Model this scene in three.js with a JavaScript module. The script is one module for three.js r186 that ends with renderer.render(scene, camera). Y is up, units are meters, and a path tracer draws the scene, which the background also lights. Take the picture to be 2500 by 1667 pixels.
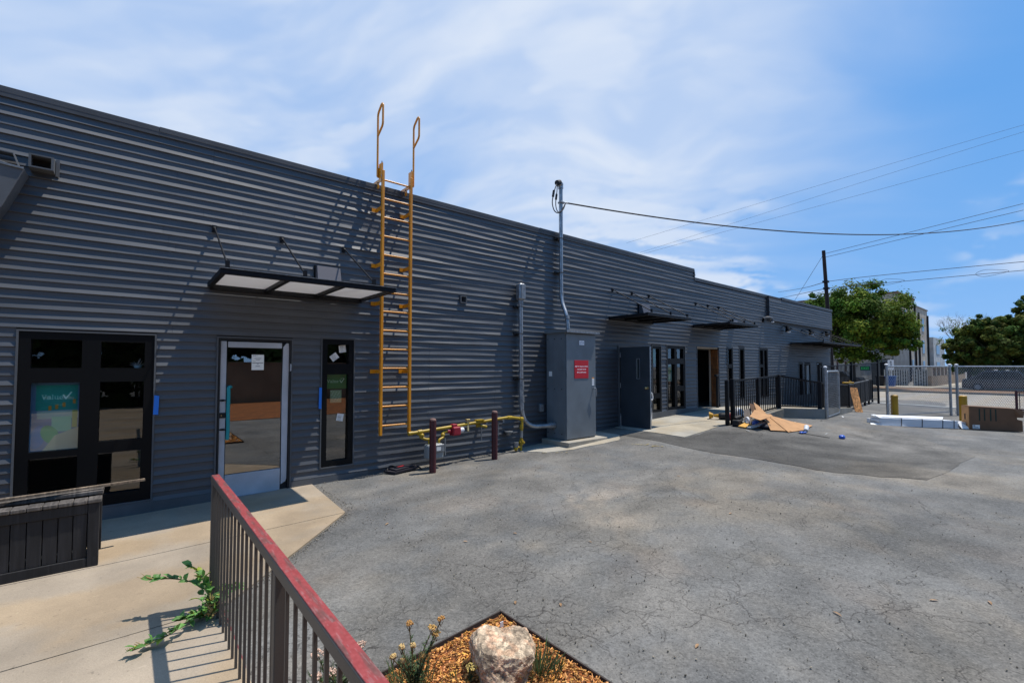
import * as THREE from 'three';
import { mergeGeometries } from 'three/addons/utils/BufferGeometryUtils.js';
import { RoundedBoxGeometry } from 'three/addons/geometries/RoundedBoxGeometry.js';

// ---------------------------------------------------------------- camera, sun, exposure
const scene = new THREE.Scene();
const camera = new THREE.PerspectiveCamera(73.313, 2500 / 1667, 0.05, 3000);
{
  const yaw = THREE.MathUtils.degToRad(50.301), pitch = THREE.MathUtils.degToRad(2.0965);
  camera.position.set(0, 1.65, 7.05);
  camera.lookAt(Math.cos(yaw) * Math.cos(pitch), 1.65 + Math.sin(pitch), 7.05 - Math.sin(yaw) * Math.cos(pitch));
  camera.setViewOffset(2500, 1667, 0, -21.5, 2500, 1667);
}
const renderer = new THREE.WebGLRenderer({ antialias: true });
renderer.setSize(1024, 682);
renderer.toneMapping = THREE.LinearToneMapping;
renderer.toneMappingExposure = 1.0;
renderer.shadowMap.enabled = true;

const SUN_DIR = new THREE.Vector3(0.365, 1, 0.128).normalize();
const sun = new THREE.DirectionalLight(new THREE.Color().setRGB(1, 0.945, 0.86), 5);
sun.position.copy(SUN_DIR).multiplyScalar(80).add(new THREE.Vector3(12, 0, 2));
sun.target.position.set(12, 0, 2);
sun.castShadow = true;
sun.shadow.mapSize.set(4096, 4096);
Object.assign(sun.shadow.camera, { left: -45, right: 60, top: 40, bottom: -40, near: 1, far: 200 });
scene.add(sun, sun.target);

// ---------------------------------------------------------------- noise
const TAB = new Float32Array(65536);
{ let s = 12345; for (let i = 0; i < 65536; i++) { s = (Math.imul(s, 1664525) + 1013904223) >>> 0; TAB[i] = s / 4294967296; } }
const hs = (x, y, s) => TAB[(Math.imul(x, 374761) + Math.imul(y, 668265) + Math.imul(s, 144269) ^ (Math.imul(x, 7919) >> 3)) & 65535];
const sm = (t) => t * t * (3 - 2 * t);
const lerp = (a, b, t) => a + (b - a) * t;
const clamp = (x, a = 0, b = 1) => Math.min(b, Math.max(a, x));
const sst = (a, b, x) => sm(clamp((x - a) / (b - a)));
function vn(x, y, s = 0, p = 0) {
  let xi = Math.floor(x), yi = Math.floor(y); const fx = sm(x - xi), fy = sm(y - yi);
  let x1 = xi + 1, y1 = yi + 1;
  if (p) { xi = ((xi % p) + p) % p; x1 = ((x1 % p) + p) % p; yi = ((yi % p) + p) % p; y1 = ((y1 % p) + p) % p; }
  return lerp(lerp(hs(xi, yi, s), hs(x1, yi, s), fx), lerp(hs(xi, y1, s), hs(x1, y1, s), fx), fy);
}
function fbm(x, y, o = 4, s = 0, p = 0) { let a = 0, w = 0.5, t = 0; for (let i = 0; i < o; i++) { a += w * vn(x, y, s + i * 17, p); t += w; w *= 0.5; x *= 2; y *= 2; p *= 2; } return a / t; }
function rng(seed) { let a = seed >>> 0; return () => { a = (a + 0x6d2b79f5) | 0; let t = Math.imul(a ^ (a >>> 15), 1 | a); t = (t + Math.imul(t ^ (t >>> 7), 61 | t)) ^ t; return ((t ^ (t >>> 14)) >>> 0) / 4294967296; }; }

// ---------------------------------------------------------------- sky (computed, equirectangular): air and thin high cloud
{
  const W = 2048, H = 1024, d = new Float32Array(W * H * 4);
  for (let j = 0; j < H; j++) {
    const el = (j + 0.5) / H * Math.PI - Math.PI / 2, cy = Math.sin(el), ch = Math.cos(el);
    for (let i = 0; i < W; i++) {
      const az = ((i + 0.5) / W - 0.5) * 2 * Math.PI, dx = Math.cos(az) * ch, dz = Math.sin(az) * ch;
      const e = Math.max(cy, 0);
      const k = Math.pow(1 - e, 2.6);
      let r = lerp(0.11, 0.235, k), g = lerp(0.345, 0.51, k), b = lerp(0.80, 0.945, k);
      // cirrus on a plane far above
      const q = 1 / (e + 0.16), X = dx * q, Z = dz * q, dn = dz / (ch + 1e-4);
      const wx = fbm(X * 1.1 + 7, Z * 1.1 + 3, 4, 5) - 0.5, wz = fbm(X * 1.1 + 31, Z * 1.1 + 19, 4, 9) - 0.5;
      const u = X * 0.66 + Z * 0.75 + wx * 0.5, v = -X * 0.75 + Z * 0.66 + wz * 0.5;
      const n1 = fbm(u * 0.55 + 2.1, v * 0.8 + 11.2, 5, 21), fibre = 0.55 * fbm(u * 1.3 + 40, v * 5.2, 7, 41) + 0.45 * fbm(u * 3.4 + 14, v * 13, 6, 47), puff = fbm(u * 6.5 + 9, v * 11 + 70, 7, 61);
      const n2 = fbm(u * 1.4 + 12, v * 2.2 + 5, 6, 25), veil = sst(0.02, -0.52, dn + 0.35 * (0.45 - e) + (n1 - 0.5) * 0.6 + (n2 - 0.5) * 0.3) * sst(0.06, 0.46, e + (n1 - 0.5) * 0.35 + (n2 - 0.5) * 0.25);
      const fl = fbm(u * 7 + 3, v * 11 + 8, 5, 87); let c = veil * (0.46 + 0.16 * sst(0.25, 0.75, n2) + 0.20 * sst(0.34, 0.68, fibre) + 0.12 * sst(0.3, 0.7, fl)) + 0.10 * sst(0.42, 0.72, fibre) * sst(0.0, -0.5, dn);
      const band = sst(0.05, 0.16, e) * sst(0.42, 0.22, e), cluster = sst(0.46, 0.66, fbm(u * 0.8 + 88, v * 1.0 + 14, 4, 77) + 0.24 * Math.exp(-(((az + 0.62) / 0.30) ** 2)));
      c = c + (1 - c) * band * cluster * sst(0.40, 0.62, puff) * 0.9;
      c = c + (1 - c) * sst(0.66, 0.76, fbm(u * 2.2 + 5, v * 3.2 + 33, 5, 83)) * 0.5;
      c *= sst(0.0, 0.06, e); c = clamp(c);
      const hz = Math.exp(-e * 10) * 0.35;
      r = lerp(r, 0.50, hz); g = lerp(g, 0.66, hz); b = lerp(b, 0.92, hz);
      r = lerp(r, 0.70, c); g = lerp(g, 0.79, c); b = lerp(b, 0.94, c);
      if (cy < 0) { const t = clamp(-cy * 12); r = lerp(r, 0.12, t); g = lerp(g, 0.12, t); b = lerp(b, 0.12, t); }
      const o = (j * W + i) * 4; d[o] = r; d[o + 1] = g; d[o + 2] = b; d[o + 3] = 1;
    }
  }
  const t = new THREE.DataTexture(d, W, H, THREE.RGBAFormat, THREE.FloatType);
  t.mapping = THREE.EquirectangularReflectionMapping; t.magFilter = THREE.LinearFilter; t.minFilter = THREE.LinearFilter; t.colorSpace = THREE.LinearSRGBColorSpace; t.needsUpdate = true;
  scene.background = t; scene.environment = t;
}

// ---------------------------------------------------------------- textures
function tex(N, fn, size, srgb = true, M = N) {
  const d = new Uint8Array(N * M * 4);
  for (let j = 0; j < M; j++) for (let i = 0; i < N; i++) {
    const c = fn((i + 0.5) / N, (j + 0.5) / M, i, j), o = (j * N + i) * 4;
    if (typeof c === 'number') d[o] = d[o + 1] = d[o + 2] = clamp(c) * 255; else { d[o] = clamp(c[0]) * 255; d[o + 1] = clamp(c[1]) * 255; d[o + 2] = clamp(c[2]) * 255; }
    d[o + 3] = 255;
  }
  const t = new THREE.DataTexture(d, N, M); t.wrapS = t.wrapT = THREE.RepeatWrapping; t.magFilter = THREE.LinearFilter; t.minFilter = THREE.LinearMipmapLinearFilter;
  if (srgb) t.colorSpace = THREE.SRGBColorSpace; if (size) t.repeat.set(1 / size, 1 / size); t.needsUpdate = true; return t;
}
function canvasTex(w, h, draw) {
  const c = document.createElement('canvas'); c.width = w; c.height = h; const g = c.getContext('2d'); draw(g, w, h);
  const t = new THREE.CanvasTexture(c); t.colorSpace = THREE.SRGBColorSpace; return t;
}
const T = {};
{ // asphalt: aggregate, dust, crazing; one tile is 12 m
  const N = 2048, crack = new Float32Array(N * N), R = rng(77);
  const dab = (x, y, w, v) => { for (let a = -2; a <= 2; a++) for (let b = -2; b <= 2; b++) { const q = Math.hypot(a, b); if (q > w) continue; const o = (((Math.round(y) + a) % N + N) % N) * N + ((Math.round(x) + b) % N + N) % N; crack[o] = Math.max(crack[o], v * (1 - q / (w + 0.8))); } };
  const walk = (x, y, main, len, w, v, depth) => {
    let ang = main, left = 0;
    for (let i = 0; i < len; i++) {
      if (left-- <= 0) { ang = main + (R() - 0.5) * 2.1; left = 3 + R() * 9; main += (R() - 0.5) * 0.22; }
      x += Math.cos(ang) * 0.9; y += Math.sin(ang) * 0.9;
      if (vn(x / 23, y / 23, 8) > 0.3) dab(x, y, w, v * (0.55 + 0.45 * vn(x / 9, y / 9, 3)));
      if (depth > 0 && R() < 0.018) walk(x, y, main + (R() < 0.5 ? 1 : -1) * (0.7 + R() * 0.7), len * (0.2 + R() * 0.4), w * 0.8, v * 0.85, depth - 1);
    }
  };
  for (let i = 0; i < 30; i++) walk(R() * N, R() * N, R() * 7, 200 + R() * 420, 0.6 + R() * 0.6, 0.85, 2);
  for (let i = 0; i < 900; i++) { const x = R() * N, y = R() * N; if (vn(x / 260, y / 260, 55, 0) > 0.42) walk(x, y, R() * 7, 14 + R() * 50, 0.5, 0.55, 1); }
  const agg = new Float32Array(N * N); for (let i = 0; i < N * N; i++) agg[i] = R();
  T.asphalt = tex(N, (u, v, i, j) => {
    const o = j * N + i, big = fbm(u * 6, v * 6, 6, 3, 6), mid = fbm(u * 30 + 5, v * 44, 4, 13, 0), fine = vn(u * 700, v * 700, 4, 0);
    const blot = fbm(u * 14 + 1.5, v * 20, 5, 19, 0); let g = 0.80 + (big - 0.5) * 0.12 + (mid - 0.5) * 0.24 + (blot - 0.5) * 0.22 + (fine - 0.5) * 0.14 + (agg[o] - 0.5) * 0.20;
    if (agg[o] > 0.98) g += 0.26; if (agg[o] < 0.02) g -= 0.2;
    const dust = sst(0.50, 0.70, fbm(u * 9 + 3.3, v * 9 + 8.1, 6, 23)) * 0.5; g += dust * 0.05;
    let r = g * (0.985 + dust * 0.12), gg = g * (0.995 + dust * 0.06), b = g * (1.0 - dust * 0.03);
    const c = clamp(crack[o] * 0.66); r = r * (1 - c) + 0.16 * c; gg = gg * (1 - c) + 0.14 * c; b = b * (1 - c) + 0.13 * c;
    return [r, gg, b];
  }, 12);
  T.asphaltBump = tex(1024, (u, v, i, j) => { const o = (j * 2) * N + i * 2; return 0.5 + (agg[o] - 0.5) * 0.35 + (fbm(u * 160, v * 160, 2, 5, 160) - 0.5) * 0.5 - crack[o] * 0.5; }, 12, false);
}
T.concrete = tex(1024, (u, v, i, j) => {
  const big = fbm(u * 3, v * 3, 6, 7, 3), st = fbm(u * 11, v * 11, 5, 17, 11), fine = hs(i, j, 3);
  const sp = vn(u * 120, v * 120, 6, 120), g = 0.85 + (big - 0.5) * 0.22 + (st - 0.5) * 0.16 + (fine - 0.5) * 0.12 - (fine > 0.994 ? 0.22 : 0) - sst(0.93, 0.985, sp) * 0.14 + sst(0.08, 0.02, sp) * 0.06, w = sst(0.40, 0.66, fbm(u * 5, v * 5, 5, 27, 5));
  return [g * (1.0 + 0.02 * w), g * (0.99 - 0.015 * w), g * (0.97 - 0.07 * w)];
}, 3);
T.grain = tex(512, (u, v, i, j) => 0.86 + (fbm(u * 4, v * 4, 5, 5, 4) - 0.5) * 0.24 + (hs(i, j, 1) - 0.5) * 0.07, 1.3);
T.grainBump = tex(512, (u, v, i, j) => fbm(u * 24, v * 24, 4, 9, 24), 0.9, false);
T.streak = tex(512, (u, v, i, j) => { const a = fbm(u * 4, v * 24, 4, 5, 0), b = fbm(u * 5, v * 5, 5, 8, 5); return 0.84 + (a - 0.5) * 0.16 + (b - 0.5) * 0.2 + (hs(i, j, 1) - 0.5) * 0.05; }, 1.7);
T.wood = tex(512, (u, v, i, j) => { const a = fbm(u * 60, v * 3, 4, 5, 0), b = fbm(u * 8, v * 2, 3, 2, 0); return 0.72 + (a - 0.5) * 0.5 + (b - 0.5) * 0.35; }, 0.8);
T.paintWear = tex(1024, (u, v, i, j) => { const w = 0.75 * sst(0.40, 0.72, fbm(u * 46, v * 5.5, 5, 33, 0) + 0.5 * (fbm(u * 20, v * 1.6 + 9, 2, 35, 0) - 0.5)), sc = sst(0.62, 0.7, fbm(u * 160, v * 22, 4, 37, 0)) * 0.5, n = (fbm(u * 90, v * 60, 3, 4, 0) - 0.5) * 0.09; let c = [lerp(0.565, 0.37, w), lerp(0.235, 0.26, w), lerp(0.235, 0.24, w)]; return c.map((q) => lerp(q, 0.62, sc * 0.5) + n); }, 0.8, true, 512);
T.card = tex(256, (u, v, i, j) => 0.9 + (fbm(u * 3, v * 3, 4, 5, 3) - 0.5) * 0.16 + Math.sin(u * 330) * 0.012 + (hs(i, j, 2) - 0.5) * 0.04, 0.5);
T.osb = (() => { const R = rng(5), N = 256, a = new Float32Array(N * N).fill(0.7); for (let k = 0; k < 900; k++) { const x = R() * N, y = R() * N, th = R() * 3.14, l = 6 + R() * 12, w = 1.5 + R() * 2.5, c = 0.5 + R() * 0.5; for (let s = -l; s < l; s++) for (let t = -w; t < w; t++) { const px = (Math.floor(x + s * Math.cos(th) - t * Math.sin(th)) + N * 2) % N, py = (Math.floor(y + s * Math.sin(th) + t * Math.cos(th)) + N * 2) % N; a[py * N + px] = c; } } return tex(N, (u, v, i, j) => { const g = a[j * N + i]; return [g, g * 0.80, g * 0.53]; }, 0.9); })();
T.mulch = tex(512, (u, v, i, j) => { const a = fbm(u * 60, v * 60, 3, 5, 60), b = fbm(u * 7, v * 7, 3, 2, 7); const g = 0.35 + a * 0.75 + (b - 0.5) * 0.3; return [g * 0.86, g * 0.52, g * 0.25]; }, 1.4);
T.galv = tex(256, (u, v, i, j) => 0.82 + (fbm(u * 10, v * 10, 3, 5, 10) - 0.5) * 0.3 + (hs(i >> 2, j >> 2, 1) - 0.5) * 0.08, 0.3);
T.rock = tex(512, (u, v, i, j) => { const a = fbm(u * 9, v * 9, 5, 5, 9), b = fbm(u * 34, v * 34, 3, 9, 34), s = hs(i, j, 6); const g = 0.82 + (a - 0.5) * 0.5 + (b - 0.5) * 0.45 + (s - 0.5) * 0.14 - (s > 0.985 ? 0.35 : 0), p = sst(0.5, 0.65, fbm(u * 6 + 3, v * 6, 3, 15, 6)); return [g, g * (1 - 0.07 * p), g * (1 - 0.1 * p)]; }, 0.26);
T.stucco = tex(512, (u, v, i, j) => 0.86 + (fbm(u * 4, v * 4, 4, 15, 4) - 0.5) * 0.22 + (hs(i, j, 1) - 0.5) * 0.12, 2.2);

// ---------------------------------------------------------------- materials
const lin = (r, g, b) => new THREE.Color().setRGB(r, g, b);
function mat(c, rough = 0.8, o = {}) { const { metal = 0, ...rest } = o; return new THREE.MeshPhysicalMaterial({ color: Array.isArray(c) ? lin(...c) : new THREE.Color(c), roughness: rough, metalness: metal, ...rest }); }
const M = {
  asphalt: mat([0.214, 0.206, 0.193], 0.93, { map: T.asphalt, bumpMap: T.asphaltBump, bumpScale: 0.006, vertexColors: true }),
  patch: mat([0.100, 0.094, 0.086], 0.95, { map: T.asphalt, bumpMap: T.asphaltBump, bumpScale: 0.008, vertexColors: true }),
  concrete: mat([0.43, 0.36, 0.28], 0.9, { map: T.concrete, bumpMap: T.grainBump, bumpScale: 0.002 }),
  concretePale: mat([0.46, 0.435, 0.38], 0.9, { map: T.concrete, bumpMap: T.grainBump, bumpScale: 0.002 }),
  concreteGrey: mat([0.25, 0.25, 0.235], 0.9, { map: T.concrete, bumpMap: T.grainBump, bumpScale: 0.003 }),
  street: mat([0.36, 0.34, 0.31], 0.92, { map: T.concrete }),
  dirt: mat([0.26, 0.155, 0.085], 0.97, { map: T.stucco }),
  sheath: mat([0.03, 0.033, 0.04], 0.9),
  coping: mat([0.085, 0.088, 0.095], 0.5, { map: T.grain }),
  trim: mat([0.12, 0.128, 0.138], 0.6, { map: T.grain }),
  frame: mat([0.0035, 0.004, 0.005], 0.5, { specularIntensity: 0.35 }),
  steelBlack: mat([0.006, 0.0066, 0.009], 0.5, { specularIntensity: 0.5 }),
  room: mat([0.035, 0.035, 0.035], 0.95),
  roomFloor: mat([0.09, 0.085, 0.08], 0.8),
  glass: mat([0.72, 0.80, 0.78], 0.01, { transmission: 1, thickness: 0, ior: 2.5, specularIntensity: 1 }),
  glassNear: mat([0.85, 0.9, 0.88], 0.01, { transmission: 1, thickness: 0, ior: 1.85 }),
  glassDark: mat([0.50, 0.60, 0.58], 0.01, { transmission: 1, thickness: 0, ior: 2.1, specularIntensity: 1 }),
  film: mat([0.62, 0.65, 0.70], 0.45, { map: T.grain }),
  poly: mat([0.85, 0.85, 0.86], 0.9, { transmission: 0.45, thickness: 0 }),
  yellow: mat([0.90, 0.345, 0.006], 0.38, { map: T.grain, clearcoat: 0.25, clearcoatRoughness: 0.3 }),
  gas: mat([0.55, 0.36, 0.015], 0.42, { map: T.grain }),
  maroon: mat([0.085, 0.012, 0.018], 0.5, { map: T.grain }),
  red: mat([0.30, 0.010, 0.025], 0.45),
  galv: mat([0.52, 0.545, 0.57], 0.42, { metal: 0.75, map: T.galv }),
  galvDull: mat([0.36, 0.38, 0.40], 0.5, { metal: 0.5, map: T.galv }),
  cabinet: mat([0.17, 0.20, 0.222], 0.5, { map: T.grain, ior: 1.7 }),
    black: mat([0.012, 0.012, 0.013], 0.7),
  bag: mat([0.016, 0.014, 0.022], 0.75),
  white: mat([0.72, 0.73, 0.75], 0.6),
  paper: mat([0.75, 0.75, 0.73], 0.8),
  teal: mat([0.005, 0.27, 0.29], 0.5),
  tapeBlue: mat([0.015, 0.19, 0.72], 0.55),
  meter: mat([0.36, 0.38, 0.375], 0.5, { map: T.grain }),
  brass: mat([0.55, 0.42, 0.20], 0.4, { metal: 0.8 }),
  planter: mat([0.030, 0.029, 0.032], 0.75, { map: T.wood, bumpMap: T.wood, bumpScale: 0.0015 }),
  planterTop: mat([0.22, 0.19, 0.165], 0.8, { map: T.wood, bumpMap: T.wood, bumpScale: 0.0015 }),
  strip: mat([0.42, 0.31, 0.21], 0.8, { map: T.wood }),
  rail: mat([0.092, 0.082, 0.073], 0.55, { map: T.grain }),
  railTop: mat([1, 1, 1], 0.5, { map: T.paintWear }),
  railFoot: mat([0.25, 0.055, 0.06], 0.7, { map: T.grain }),
  card: mat([0.56, 0.30, 0.13], 0.85, { map: T.card }),
  cardDark: mat([0.20, 0.105, 0.055], 0.85, { map: T.card }),
  osb: mat([0.95, 0.72, 0.60], 0.85, { map: T.osb }),
  woodPanel: mat([0.46, 0.17, 0.045], 0.6, { map: T.wood }),
  bollardYellow: mat([0.62, 0.33, 0.012], 0.45, { map: T.grain }),
  chip: mat([1, 1, 1], 0.9),
  mulch: mat([0.62, 0.62, 0.62], 0.97, { map: T.mulch, bumpMap: T.mulch, bumpScale: 0.02 }),
  edging: mat([0.055, 0.040, 0.033], 0.8, { map: T.grain }),
  rock: mat([1.15, 1.15, 1.15], 0.92, { vertexColors: true, map: T.rock, bumpMap: T.rock, bumpScale: 0.006 }),
  bark: mat([0.10, 0.075, 0.055], 0.95, { map: T.wood, bumpMap: T.wood, bumpScale: 0.02 }),
  pole: mat([0.050, 0.026, 0.022], 0.9, { map: T.wood }),
  wire: mat([0.012, 0.012, 0.014], 0.7),
  stucco: mat([0.185, 0.145, 0.11], 0.95, { map: T.stucco }),
  bldgTan: mat([0.58, 0.49, 0.39], 0.95, { map: T.stucco }),
  bldgGrey: mat([0.25, 0.25, 0.245], 0.95, { map: T.stucco }),
  bldgWhite: mat([0.60, 0.60, 0.58], 0.9, { map: T.stucco }),
  brickTan: mat([0.40, 0.27, 0.16], 0.95, { map: T.stucco }),
  darkGlass: mat([0.012, 0.014, 0.016], 0.08),
  carDark: mat([0.012, 0.015, 0.022], 0.25, { clearcoat: 1, clearcoatRoughness: 0.05 }),
  tyre: mat([0.012, 0.012, 0.012], 0.9),
  blueBin: mat([0.010, 0.075, 0.30], 0.45), blueBag: mat([0.012, 0.08, 0.42], 0.35), greenExit: mat([0.01, 0.09, 0.06], 0.5),
  leafA: mat([0.085, 0.155, 0.030], 0.75, { transmission: 0.3, thickness: 0, side: THREE.DoubleSide, vertexColors: true }),
};

// ---------------------------------------------------------------- geometry helpers (all shapes in metres, uv in metres)
function prep(g, keepUV) {
  if (g.userData.ready) return g;
  const n = g.index ? g.toNonIndexed() : g;
  for (const k of Object.keys(n.attributes)) if (!['position', 'normal', 'uv', 'color'].includes(k)) n.deleteAttribute(k);
  if (!n.attributes.normal) n.computeVertexNormals();
  if (!keepUV && !g.userData.keepUV) boxUV(n);
  n.userData.ready = true; return n;
}
function boxUV(n) {
  const p = n.attributes.position, a = p.array, uv = new Float32Array(p.count * 2);
  for (let i = 0; i < p.count; i += 3) {
    const o = i * 3, ux = a[o + 3] - a[o], uy = a[o + 4] - a[o + 1], uz = a[o + 5] - a[o + 2], vx = a[o + 6] - a[o], vy = a[o + 7] - a[o + 1], vz = a[o + 8] - a[o + 2];
    const nx = Math.abs(uy * vz - uz * vy), ny = Math.abs(uz * vx - ux * vz), nz = Math.abs(ux * vy - uy * vx);
    for (let k = 0; k < 3; k++) { const q = o + k * 3, t = (i + k) * 2; if (ny >= nx && ny >= nz) { uv[t] = a[q]; uv[t + 1] = a[q + 2]; } else if (nx >= nz) { uv[t] = a[q + 2]; uv[t + 1] = a[q + 1]; } else { uv[t] = a[q]; uv[t + 1] = a[q + 1]; } }
  }
  n.setAttribute('uv', new THREE.BufferAttribute(uv, 2));
}
const merge = (list) => { list = list.flat(Infinity).filter(Boolean).map((g) => prep(g)); if (list.length === 1) return list[0]; const g = mergeGeometries(list); g.userData.ready = true; return g; };
const V = (x, y, z) => new THREE.Vector3(x, y, z), A2V = (a) => (a.isVector3 ? a : V(a[0], a[1], a[2]));
function box(x0, x1, y0, y1, z0, z1, r = 0) {
  const w = x1 - x0, h = y1 - y0, d = z1 - z0, g = r ? new RoundedBoxGeometry(w, h, d, 2, Math.min(r, w / 2.01, h / 2.01, d / 2.01)) : new THREE.BoxGeometry(w, h, d);
  g.translate((x0 + x1) / 2, (y0 + y1) / 2, (z0 + z1) / 2); return g;
}
function cyl(a, b, r, r2 = r, seg = 12) { a = A2V(a); b = A2V(b); const d = b.clone().sub(a), l = d.length(), g = new THREE.CylinderGeometry(r2, r, l, seg); g.applyQuaternion(new THREE.Quaternion().setFromUnitVectors(V(0, 1, 0), d.divideScalar(l))); g.translate((a.x + b.x) / 2, (a.y + b.y) / 2, (a.z + b.z) / 2); return g; }
function bar(a, b, w, t = w) { a = A2V(a); b = A2V(b); const d = b.clone().sub(a), l = d.length(); const g = new THREE.BoxGeometry(w, t, l); const m = new THREE.Matrix4().lookAt(b, a, Math.abs(d.y) / l > 0.99 ? V(1, 0, 0) : V(0, 1, 0)); g.applyMatrix4(m); g.translate((a.x + b.x) / 2, (a.y + b.y) / 2, (a.z + b.z) / 2); return g; }
function pipe(pts, r, bend = 0.1, seg = 8, n = 0) {   // polyline with rounded corners
  pts = pts.map(A2V); const path = new THREE.CurvePath(); let prev = pts[0];
  for (let i = 1; i < pts.length - 1; i++) {
    const p = pts[i], d0 = p.clone().sub(pts[i - 1]), d1 = pts[i + 1].clone().sub(p), k = Math.min(bend, d0.length() / 2.05, d1.length() / 2.05), s = p.clone().addScaledVector(d0.normalize(), -k), e = p.clone().addScaledVector(d1.normalize(), k);
    path.add(new THREE.LineCurve3(prev, s)); path.add(new THREE.QuadraticBezierCurve3(s, p, e)); prev = e;
  }
  path.add(new THREE.LineCurve3(prev, pts[pts.length - 1]));
  return new THREE.TubeGeometry(path, n || Math.max(6, pts.length * 14), r, seg, false);
}
const spline = (pts, r, n = 40, seg = 6, closed = false) => new THREE.TubeGeometry(new THREE.CatmullRomCurve3(pts.map(A2V), closed), n, r, seg, closed);
const ball = (x, y, z, r, s = [1, 1, 1], seg = 12) => { const g = new THREE.SphereGeometry(r, seg, Math.max(6, seg * 0.7 | 0)); g.scale(...s); g.translate(x, y, z); return g; };
function prism(pts, z0, z1, bevel = 0) { // outline in x,y extruded along z
  const s = new THREE.Shape(pts.map((p) => new THREE.Vector2(p[0], p[1]))), g = new THREE.ExtrudeGeometry(s, { depth: z1 - z0 - 2 * bevel, bevelEnabled: bevel > 0, bevelSize: bevel, bevelThickness: bevel, bevelSegments: 2, steps: 1 }); g.translate(0, 0, z0 + bevel); return g;
}
function sheet(q, t = 0.008) { // four corners in space -> thin slab with thickness
  const [a, b, c, d] = q.map(A2V), n = b.clone().sub(a).cross(d.clone().sub(a)).normalize().multiplyScalar(t), P = [a, b, c, d, ...[a, b, c, d].map((p) => p.clone().add(n))];
  const F = [[0, 2, 1], [0, 3, 2], [4, 5, 6], [4, 6, 7], [0, 1, 5], [0, 5, 4], [1, 2, 6], [1, 6, 5], [2, 3, 7], [2, 7, 6], [3, 0, 4], [3, 4, 7]], arr = [];
  for (const f of F) for (const i of f) arr.push(P[i].x, P[i].y, P[i].z);
  const g = new THREE.BufferGeometry(); g.setAttribute('position', new THREE.Float32BufferAttribute(arr, 3)); g.computeVertexNormals(); return g;
}
function picture(w, h) { const g = new THREE.PlaneGeometry(w, h); g.userData.keepUV = true; return g; }

// ---------------------------------------------------------------- things and parts
const used = new Map();
const numbered = (n) => { const k = used.get(n) || 0; used.set(n, k + 1); return k ? n + '_' + String(k).padStart(3, '0') : n; };
function sh(o) { o.castShadow = true; o.receiveShadow = true; return o; }
function thing(name, label, category, pos = [0, 0, 0], group) {
  const o = new THREE.Group(); o.name = numbered(name); o.position.set(...pos); o.userData = { label, category }; if (group) o.userData.group = group; scene.add(o); return o;
}
function part(parent, name, geos, m, label) {   // shapes are given in world metres
  const g = merge([geos]).clone(); let q = parent; const off = V(0, 0, 0); while (q && q !== scene) { off.add(q.position); q = q.parent; }
  g.translate(-off.x, -off.y, -off.z);
  const o = sh(new THREE.Mesh(g, m)); o.name = name; if (label) o.userData.label = label; parent.add(o); return o;
}
function single(name, geos, m, label, category, group) { const o = sh(new THREE.Mesh(merge([geos]), m)); o.name = numbered(name); o.userData = { label, category }; if (group) o.userData.group = group; scene.add(o); return o; }
function structure(name, geos, m) { const o = sh(new THREE.Mesh(merge([geos]), m)); o.name = numbered(name); o.userData = { kind: 'structure' }; scene.add(o); return o; }
function copyOf(o, label, pos, turn) { const c = o.clone(); c.name = numbered(o.name.replace(/_\d{3}$/, '')); c.userData = { ...o.userData, label }; if (pos) c.position.set(...pos); if (turn !== undefined) c.rotation.y = turn; scene.add(c); return c; }

// ---------------------------------------------------------------- the lie of the land
const XS = [0, 5.5, 10.5, 14.5, 18, 22, 26, 34, 60, 200], FA = [-0.1, 0, 0.25, 0.38, 0.25, 0.08, -0.05, -0.2, -0.35, -0.35], FB = [-0.03, 0, 0.05, 0.08, -0.02, -0.1, -0.15, -0.22, -0.35, -0.35];
const itp = (x, F) => { if (x <= XS[0]) return F[0]; for (let i = 1; i < XS.length; i++) if (x <= XS[i]) return lerp(F[i - 1], F[i], (x - XS[i - 1]) / (XS[i] - XS[i - 1])); return F[F.length - 1]; };
const gh = (x, z) => lerp(itp(x, FA), itp(x, FB), sst(1, 5.5, z));
// ================================================================ GROUND
function gridSheet(xs, zs, yf, colf) {
  const nx = xs.length, nz = zs.length, pos = [], col = [], uv = [], idx = [];
  for (const z of zs) for (const x of xs) { pos.push(x, yf(x, z), z); uv.push(x, z); col.push(...(colf ? colf(x, z) : [1, 1, 1])); }
  for (let j = 0; j < nz - 1; j++) for (let i = 0; i < nx - 1; i++) { const a = j * nx + i; idx.push(a, a + nx, a + 1, a + 1, a + nx, a + nx + 1); }
  const g = new THREE.BufferGeometry(); g.setAttribute('position', new THREE.Float32BufferAttribute(pos, 3)); g.setAttribute('uv', new THREE.Float32BufferAttribute(uv, 2)); g.setAttribute('color', new THREE.Float32BufferAttribute(col, 3)); g.setIndex(idx); g.computeVertexNormals(); g.userData.ready = true; return g;
}
const steps = (...seg) => { const out = []; for (const [a, b, s] of seg) for (let x = a; x < b - 1e-6; x += s) out.push(x); out.push(seg[seg.length - 1][1]); return out; };
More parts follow.
